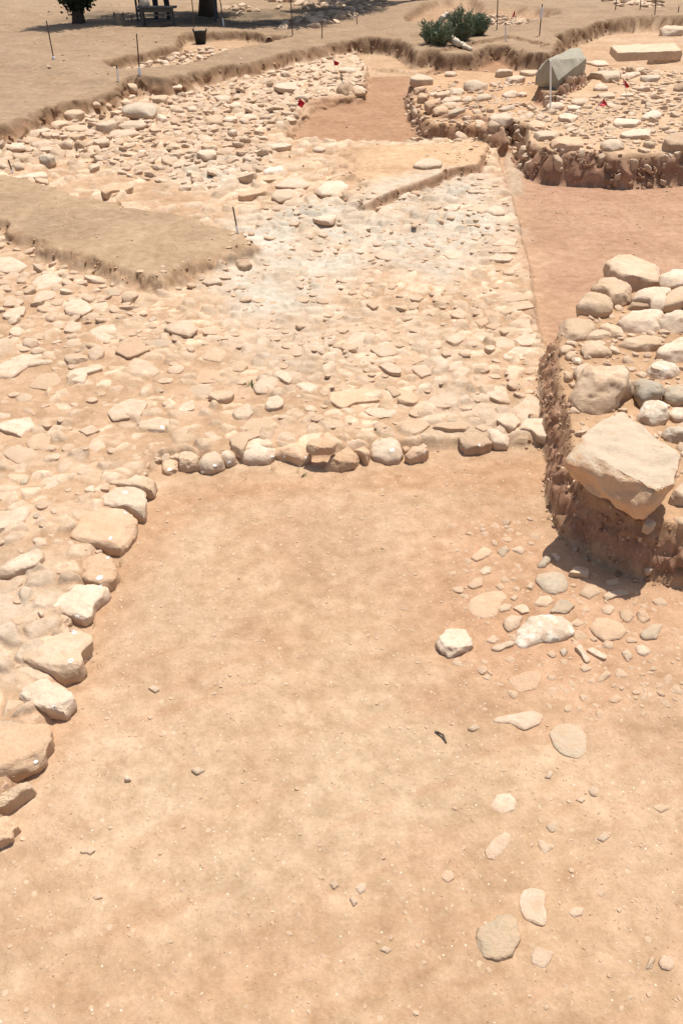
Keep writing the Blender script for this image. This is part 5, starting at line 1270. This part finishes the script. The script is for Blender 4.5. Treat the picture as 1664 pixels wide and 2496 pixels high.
def leaf_mat(name, c1, c2):
    m, nt, b = new_mat(name); geo = nt.nodes.new('ShaderNodeNewGeometry')
    c = mixc(nt, geo.outputs['Random Per Island'], c1, c2); nt.links.new(c, b.inputs['Base Color']); b.inputs['Roughness'].default_value = .6
    b.inputs['Subsurface Weight'].default_value = 0
    return m
shrub_m = leaf_mat('shrub_leaf', (.095, .14, .085), (.23, .28, .175)); stem_m = plain('shrub_stem', (.20, .15, .09), .9)
def shrub(tile, base, top, wpx, label, seed):
    g = ground_hit(*tp(tile, [base])[0]); t = up_point(g, *tp(tile, [top])[0]) - g; h = t[2]; rad = wpx / TILES[tile][2] * proj(g)[2] / F / 2
    o = empty('green_shrub', tuple(g)); tag(o, label, 'shrub', 'green shrubs on the rear bank')
    rr = random.Random(seed); bs = bmesh.new(); bl = bmesh.new()
    for s in range(110):
        a = rr.uniform(0, 6.283); q = rad * math.sqrt(rr.random()); hh = h * rr.uniform(.35, 1.12) * (1 - .25 * (q / rad) ** 2)
        p0 = Vector((q * .45 * math.cos(a), q * .45 * math.sin(a), -.02)); p2 = Vector((q * math.cos(a) + rr.uniform(-.04, .04), q * math.sin(a), hh)); p1 = p0.lerp(p2, .5) + Vector((0, 0, .03))
        tube(bs, [p0, p1, p2], [.006, .004, .002], 5, False)
        for k in range(34):
            u_ = rr.uniform(.12, 1.02); p = (p0.lerp(p1, u_ * 2) if u_ < .5 else p1.lerp(p2, u_ * 2 - 1))
            d = Vector((rr.gauss(0, 1), rr.gauss(0, 1), rr.uniform(.4, 2.2))).normalized(); L = rr.uniform(.05, .11); sd = d.cross(Vector((rr.gauss(0, 1), rr.gauss(0, 1), .2))).normalized() * .008
            v = [bl.verts.new(p), bl.verts.new(p + d * L * .5 + sd), bl.verts.new(p + d * L), bl.verts.new(p + d * L * .5 - sd)]; bl.faces.new(v)
    bm_obj('stems', bs, stem_m, o); bm_obj('foliage', bl, shrub_m, o)
shrub('CI', (385, 500), (330, 225), 430, 'low green shrub at left, under the bleached branch', 1)
shrub('CI', (655, 465), (670, 85), 340, 'tallest green shrub, upright and bushy, behind the bent log', 2)
shrub('CI', (840, 395), (850, 160), 280, 'small green shrub right of the tallest one', 3)

# ------------------------------------------------------------------ trees
olive = leaf_mat('olive_leaf', (.020, .032, .016), (.055, .072, .036)); bark_m = plain('olive_bark', (.11, .085, .065), .95, var=.4, scale=14, bump=.8)
def tree(base, trunk_h, r0, blobs, skirt, label, seed, leaves):
    o = empty('olive_tree', tuple(base)); tag(o, label, 'tree', 'olive trees at the top of the site')
    rr = random.Random(seed); bm = bmesh.new()
    tips = []
    pts = [Vector((0, 0, -.1)), Vector((.02, 0, trunk_h * .35)), Vector((-.05, .03, trunk_h * .7)), Vector((.0, 0, trunk_h))]
    tube(bm, pts, [r0 * 1.5, r0 * 1.02, r0 * .9, r0 * .8], 14)
    for c, r in blobs:
        e = Vector(c); m1 = pts[-1].lerp(e, .5) + Vector((rr.uniform(-.15, .15), rr.uniform(-.15, .15), -.1))
        tube(bm, [pts[2], pts[-1], m1, e], [r0 * .6, r0 * .5, r0 * .34, r0 * .12], 8)
        for k in range(5):
            d = Vector((rr.gauss(0, 1), rr.gauss(0, 1), rr.gauss(0, .7))).normalized() * r * .8
            tube(bm, [m1.lerp(e, .5), e + d * .5, e + d], [r0 * .16, r0 * .09, r0 * .03], 5)
    bm_obj('trunk', bm, bark_m, o, smooth=True)
    bl = bmesh.new(); tot = sum(r ** 2 for _, r in blobs)
    for c, r in list(blobs) + list(skirt):
        n = int(leaves * r * r / tot) * (4 if (c, r) in skirt else 1)
        for _ in range(n // 7):
            d = Vector((rr.gauss(0, 1), rr.gauss(0, 1), rr.gauss(0, 1))).normalized() * r * (rr.random() ** .45) * rr.uniform(.75, 1.12)
            q = Vector(c) + d
            for _ in range(7):
                p = q + Vector((rr.gauss(0, .07), rr.gauss(0, .07), rr.gauss(0, .07)))
                a = Vector((rr.gauss(0, 1), rr.gauss(0, 1), rr.gauss(0, 1))).normalized(); L = rr.uniform(.07, .13); s = a.cross(Vector((rr.gauss(0, 1), rr.gauss(0, 1), rr.gauss(0, 1)))).normalized() * L * .28
                v = [bl.verts.new(p - a * L * .5), bl.verts.new(p + s), bl.verts.new(p + a * L * .5), bl.verts.new(p - s)]; bl.faces.new(v)
    bm_obj('crown', bl, olive, o)
b1 = ground_hit(*tp('CG', [(290, 178)])[0]); b2 = ground_hit(*tp('CG', [(1268, 122)])[0])
def shade(base, pts, hs, r):
    """crown masses whose shadow falls on the given spots of the ground"""
    out = []
    for (x, y), hh in zip(pts, hs):
        g = ground_hit(x, y); off = hh / math.tan(EL)
        out.append((tuple(g + np.array([math.sin(AZ) * off, math.cos(AZ) * off, hh]) - base), r))
    return out
tree(b1, 1.0, .12, shade(b1, [(130, 66), (190, 60), (250, 50), (300, 44)], [2.2, 2.3, 2.2, 2.3], .75) + [((.2, .2, 2.9), .7)],
     [((-.05, -.05, .95), .34), ((.1, -.05, .72), .30), ((.22, -.02, .55), .20), ((-.12, .0, .6), .22), ((-.2, 0, 1.2), .3), ((.3, 0, 1.15), .35), ((0, -.05, .4), .16), ((.1, .05, 1.4), .5)], 'small olive tree with leafy shoots hanging low round its trunk, at far left', 11, 14000)
tree(b2, 1.3, .17, shade(b2, [(300, 56), (350, 52), (400, 58), (440, 50), (490, 58), (540, 56), (590, 60), (640, 60), (420, 36), (520, 40)], [2.2, 2.5, 2.3, 2.6, 2.3, 2.5, 2.2, 2.4, 2.8, 3.0], .8), [], 'thick olive trunk standing beside the wooden table and bench', 12, 40000)
b3 = np.array([2.4, 29.5, float(terrain(np.array([2.4]), np.array([29.5]))[0])])
tree(b3, 1.4, .17, shade(b3, [(690, 60), (740, 54), (790, 44), (830, 32), (870, 22), (900, 8), (760, 28), (840, 8)], [2.3, 2.4, 2.5, 2.4, 2.6, 2.5, 2.8, 2.9], .85), [], 'olive tree beyond the rubble trench, casting the ragged shade at top centre', 13, 32000)

# ------------------------------------------------------------------ table, bench, bags, person
wood = plain('weathered_grey_wood', (.085, .088, .088), .8, var=.3, scale=18, bump=.4)
def trestle(name, u0, u1, vb, tile, h, depth, label, cat, boards, rails):
    a = ground_hit(*tp(tile, [(u0, vb)])[0]); b = ground_hit(*tp(tile, [(u1, vb)])[0]); c = (a + b) / 2; L = abs(b[0] - a[0]); zg = min(a[2], b[2]); c[2] = zg
    yaw = math.atan2(b[1] - a[1], b[0] - a[0]) * .4
    o = empty(name, tuple(c)); o.rotation_euler = (0, 0, yaw); tag(o, label, cat)
    bm = bmesh.new(); w = depth / boards
    for k in range(boards): box(bm, (0, -depth / 2 + w * (k + .5), h - .02), (L, w * .92, .035))
    bm_obj('top' if cat == 'table' else 'seat', bm, wood, o)
    for sx in (-1, 1):
        for sy in (-1, 1):
            bm = bmesh.new(); box(bm, (sx * (L / 2 - .12), sy * (depth / 2 - .05), h / 2 - .03), (.05, .05, h - .02)); bm_obj('leg', bm, wood, o)
    bm = bmesh.new()
    for sx in (-1, 1): box(bm, (sx * (L / 2 - .12), 0, h * .35), (.035, depth - .15, .05))
    for sy in (-1, 1): box(bm, (0, sy * (depth / 2 - .05), h - .085), (L - .3, .03, .07))
    if rails: box(bm, (0, 0, h * .3), (L - .2, .05, .04))
    bm_obj('brace', bm, wood, o)
    return o, c, L
bench, bc, bl_ = trestle('bench', 748, 1052, 200, 'CG', .42, .32, 'grey wooden bench in front of the table, in the tree shade', 'bench', 3, True)
table, tc_, tl_ = trestle('table', 708, 1385, 150, 'CG', .64, .75, 'long grey wooden table under the olive trees, behind the bench', 'table', 5, False)
def lump(name, loc, r, mat, label, cat, seed):
    lr = np.random.default_rng(seed); a = np.linspace(0, 6.283, 9)[:-1]; ol = np.stack([r[0] * np.cos(a), r[1] * np.sin(a)], 1) * lr.uniform(.85, 1.1, (8, 1))
    V, tri, q, cap = loft_rock(ol, r[2], 'r', seed, 28, 12, sink=0.0, rough=1.3); V[:, 2] = np.maximum(V[:, 2], 0)
    o = link(name, rock_mesh(name, V, tri, q, cap, mat), None, loc); tag(o, label, cat); return o
bagw = lump('cloth_bag', (bc[0] - bl_ * .31, bc[1], bc[2] + .42), (.14, .11, .16), plain('beige_canvas', (.52, .46, .36), .9), 'beige cloth bag lying on the left end of the bench', 'bag', 5)
tab_h = tc_[2] + .64
bagb = empty('backpack', (tc_[0] - tl_ * .04, tc_[1] - .15, tab_h)); tag(bagb, 'black backpack lying on the long grey table', 'backpack')
nyl = plain('black_nylon', (.02, .02, .022), .7)
lr = np.random.default_rng(9); a = np.linspace(0, 6.283, 9)[:-1]
V, tri, q, cap = loft_rock(np.stack([.2 * np.cos(a), .14 * np.sin(a)], 1), .2, 'f', 77, 28, 12, sink=0); V[:, 2] = np.maximum(V[:, 2], 0)
link('sack', rock_mesh('sack', V, tri, q, cap, nyl), bagb)
for s in (-1, 1):
    bm = bmesh.new(); tube(bm, [(s * .06, -.12, .03), (s * .07, -.18, .1), (s * .06, -.1, .2)], .012, 6); bm_obj('strap', bm, nyl, bagb)
# stump by the tree shade
(u, v), = tp('CG', [(602, 185)]); g = ground_hit(u, v); bm = bmesh.new(); n = 18
rg = []
for z_, r_ in ((-.05, .16), (.05, .14), (.13, .125), (.2, .12)):
    rg.append([bm.verts.new((r_ * (1 + .14 * math.sin(3 * k * 6.283 / n) + .07 * math.sin(7 * k * 6.283 / n)) * math.cos(6.283 * k / n), r_ * (1 + .14 * math.sin(3 * k * 6.283 / n)) * math.sin(6.283 * k / n), z_ + (.05 * math.sin(k) if z_ > .18 else 0))) for k in range(n)])
for i in range(3):
    for k in range(n): bm.faces.new((rg[i][k], rg[i][(k + 1) % n], rg[i + 1][(k + 1) % n], rg[i + 1][k]))
bm.faces.new(rg[-1])
o = bm_obj('tree_stump', bm, plain('old_stump_wood', (.27, .21, .15), .95, var=.4, scale=16, bump=.6), None, tuple(g), True); tag(o, 'short weathered tree stump between the left tree and the bench', 'tree stump')

def person(base, label):
    o = empty('person', tuple(base)); tag(o, label, 'person')
    skin = plain('skin', (.45, .27, .18), .6, var=.06, bump=0); trou = plain('dark_trousers', (.035, .038, .045), .9); shirt = plain('dark_shirt', (.10, .11, .13), .9); hair_m = plain('dark_hair', (.03, .02, .015), .6)
    def skel(name, verts, edges, radii, mat, sub=2, root=0):
        me = bpy.data.meshes.new(name); me.from_pydata(verts, edges, []); ob = link(name, me, o)
        ob.modifiers.new('s', 'SKIN'); sk = me.skin_vertices[0].data
        for i, r_ in enumerate(radii): sk[i].radius = (r_, r_) if not isinstance(r_, tuple) else r_
        sk[root].use_root = True
        ob.modifiers.new('d', 'SUBSURF').levels = sub
        ob.modifiers['d'].render_levels = sub
        dg = bpy.context.evaluated_depsgraph_get(); m2 = bpy.data.meshes.new_from_object(ob.evaluated_get(dg))
        ob.modifiers.clear(); ob.data = m2; m2.name = name; m2.materials.clear(); m2.materials.append(mat)
        m2.polygons.foreach_set('use_smooth', np.full(len(m2.polygons), True)); return ob
    V = [(0, 0, .93), (0, .01, 1.1), (0, .01, 1.28), (0, 0, 1.42), (0, -.01, 1.52), (0, -.02, 1.60), (0, -.03, 1.70),
         (-.10, 0, .86), (-.115, -.03, .50), (-.125, .02, .09), (-.13, -.12, .035),
         (.10, 0, .86), (.14, .05, .50), (.16, .13, .09), (.17, .0, .035),
         (-.19, 0, 1.40), (-.24, .02, 1.12), (-.24, -.14, .92), (-.235, -.19, .86), (.19, 0, 1.40), (.25, .03, 1.12), (.24, -.12, .90), (.235, -.17, .84)]
    E = [(0, 1), (1, 2), (2, 3), (3, 4), (4, 5), (5, 6), (0, 7), (7, 8), (8, 9), (9, 10), (0, 11), (11, 12), (12, 13), (13, 14), (3, 15), (15, 16), (16, 17), (17, 18), (3, 19), (19, 20), (20, 21), (21, 22)]
    rad = [.13, .125, .14, .10, .052, .075, .085, .088, .058, .04, .032, .088, .058, .04, .032, .055, .042, .03, .028, .055, .042, .03, .028]
    body = skel('body', V, E, rad, skin)
    for s, hx in ((-1, -.235), (1, .235)):
        hy = -.19 if s < 0 else -.17; hz = .86 if s < 0 else .84
        for k, (dx, L) in enumerate(((-.024, .065), (-.008, .075), (.008, .07), (.024, .055))):
            skel('finger', [(hx + dx, hy - .01, hz - .02), (hx + dx, hy - .025, hz - .02 - L * .5), (hx + dx * .9, hy - .02, hz - .02 - L)], [(0, 1), (1, 2)], [.009, .008, .007], skin, 1)
        skel('thumb', [(hx - s * .02, hy - .02, hz), (hx - s * .035, hy - .045, hz - .03), (hx - s * .03, hy - .055, hz - .055)], [(0, 1), (1, 2)], [.011, .010, .008], skin, 1)
    skel('trousers', [(0, 0, .96), V[7], V[8], (V[9][0], V[9][1], .10), V[11], V[12], (V[13][0], V[13][1], .10)], [(0, 1), (1, 2), (2, 3), (0, 4), (4, 5), (5, 6)], [.145, .103, .078, .068, .103, .078, .068], trou)
    skel('shirt', [(0, 0, .92), V[1], V[2], V[3], V[15], (-.235, .015, 1.2), V[19], (.245, .025, 1.2)], [(0, 1), (1, 2), (2, 3), (3, 4), (4, 5), (3, 6), (6, 7)], [.15, .142, .155, .105, .07, .056, .07, .056], shirt)
    skel('hair', [(0, 0, 1.72), (0, .03, 1.68), (0, .04, 1.62)], [(0, 1), (1, 2)], [.088, .082, .06], hair_m)
    for s in (-1, 1):
        bm = bmesh.new(); bmesh.ops.create_uvsphere(bm, u_segments=8, v_segments=6, radius=.012); bm_obj('eye', bm, plain('eye', (.6, .58, .55), .3, bump=0), o, (s * .03, -.105, 1.66), True)
        bm = bmesh.new(); bmesh.ops.create_uvsphere(bm, u_segments=8, v_segments=6, radius=.022); bm_obj('ear', bm, skin, o, (s * .083, -.02, 1.65), True)
        xx = -.125 if s < 0 else .163; yy = -.03 if s < 0 else .08
        bm = bmesh.new(); r_ = bmesh.ops.create_uvsphere(bm, u_segments=14, v_segments=8, radius=1); bmesh.ops.scale(bm, vec=(.05, .14, .055), verts=r_['verts']); bm_obj('shoe', bm, trou, o, (xx, yy - .02, .045), True)
    bm = bmesh.new(); bmesh.ops.create_cone(bm, segments=8, radius1=.016, radius2=.006, depth=.045, cap_ends=True); bmesh.ops.rotate(bm, matrix=Matrix.Rotation(R(70), 3, 'X'), verts=bm.verts[:]); bm_obj('nose', bm, skin, o, (0, -.118, 1.635), True)
    bm = bmesh.new(); box(bm, (0, 0, 0), (.045, .008, .012)); bm_obj('mouth', bm, plain('lips', (.40, .18, .14), .5, bump=0), o, (0, -.107, 1.60))
person(ground_hit(*tp('CG', [(925, 152)])[0]) + np.array([0, 0, 0]), 'person in dark trousers standing in the tree shade beside the bench')

# ------------------------------------------------------------------ sun, sky, camera
sd = Vector((math.sin(AZ) * math.cos(EL), math.cos(AZ) * math.cos(EL), math.sin(EL)))
su = bpy.data.lights.new('sun', 'SUN'); su.energy = 4.6; su.angle = R(.55); su.color = (1, .96, .905)
so = bpy.data.objects.new('sun', su); COL.objects.link(so); so.rotation_euler = sd.to_track_quat('Z', 'Y').to_euler(); so.location = (3, 6, 9)
w = bpy.data.worlds.new('World'); scene.world = w; w.use_nodes = True; nt = w.node_tree
sk = nt.nodes.new('ShaderNodeTexSky'); sk.sky_type = 'NISHITA'; sk.sun_disc = False; sk.sun_elevation = EL; sk.sun_rotation = AZ; sk.dust_density = 2.5
nt.links.new(sk.outputs[0], nt.nodes['Background'].inputs[0]); nt.nodes['Background'].inputs[1].default_value = .105
cam = bpy.data.cameras.new('camera'); co = bpy.data.objects.new('camera', cam); COL.objects.link(co)
co.location = (0, 0, CAMH); co.rotation_euler = (R(90) - PITCH, 0, 0)
cam.sensor_fit = 'VERTICAL'; cam.sensor_height = 24; cam.lens = F / 2496 * 24; cam.clip_start = .05; cam.clip_end = 2000
scene.camera = co
scene.render.engine = 'CYCLES'; scene.cycles.max_bounces = 5; scene.cycles.use_denoising = True
scene.view_settings.view_transform = 'Standard'; scene.view_settings.look = 'None'; scene.view_settings.exposure = .19; scene.view_settings.gamma = 1
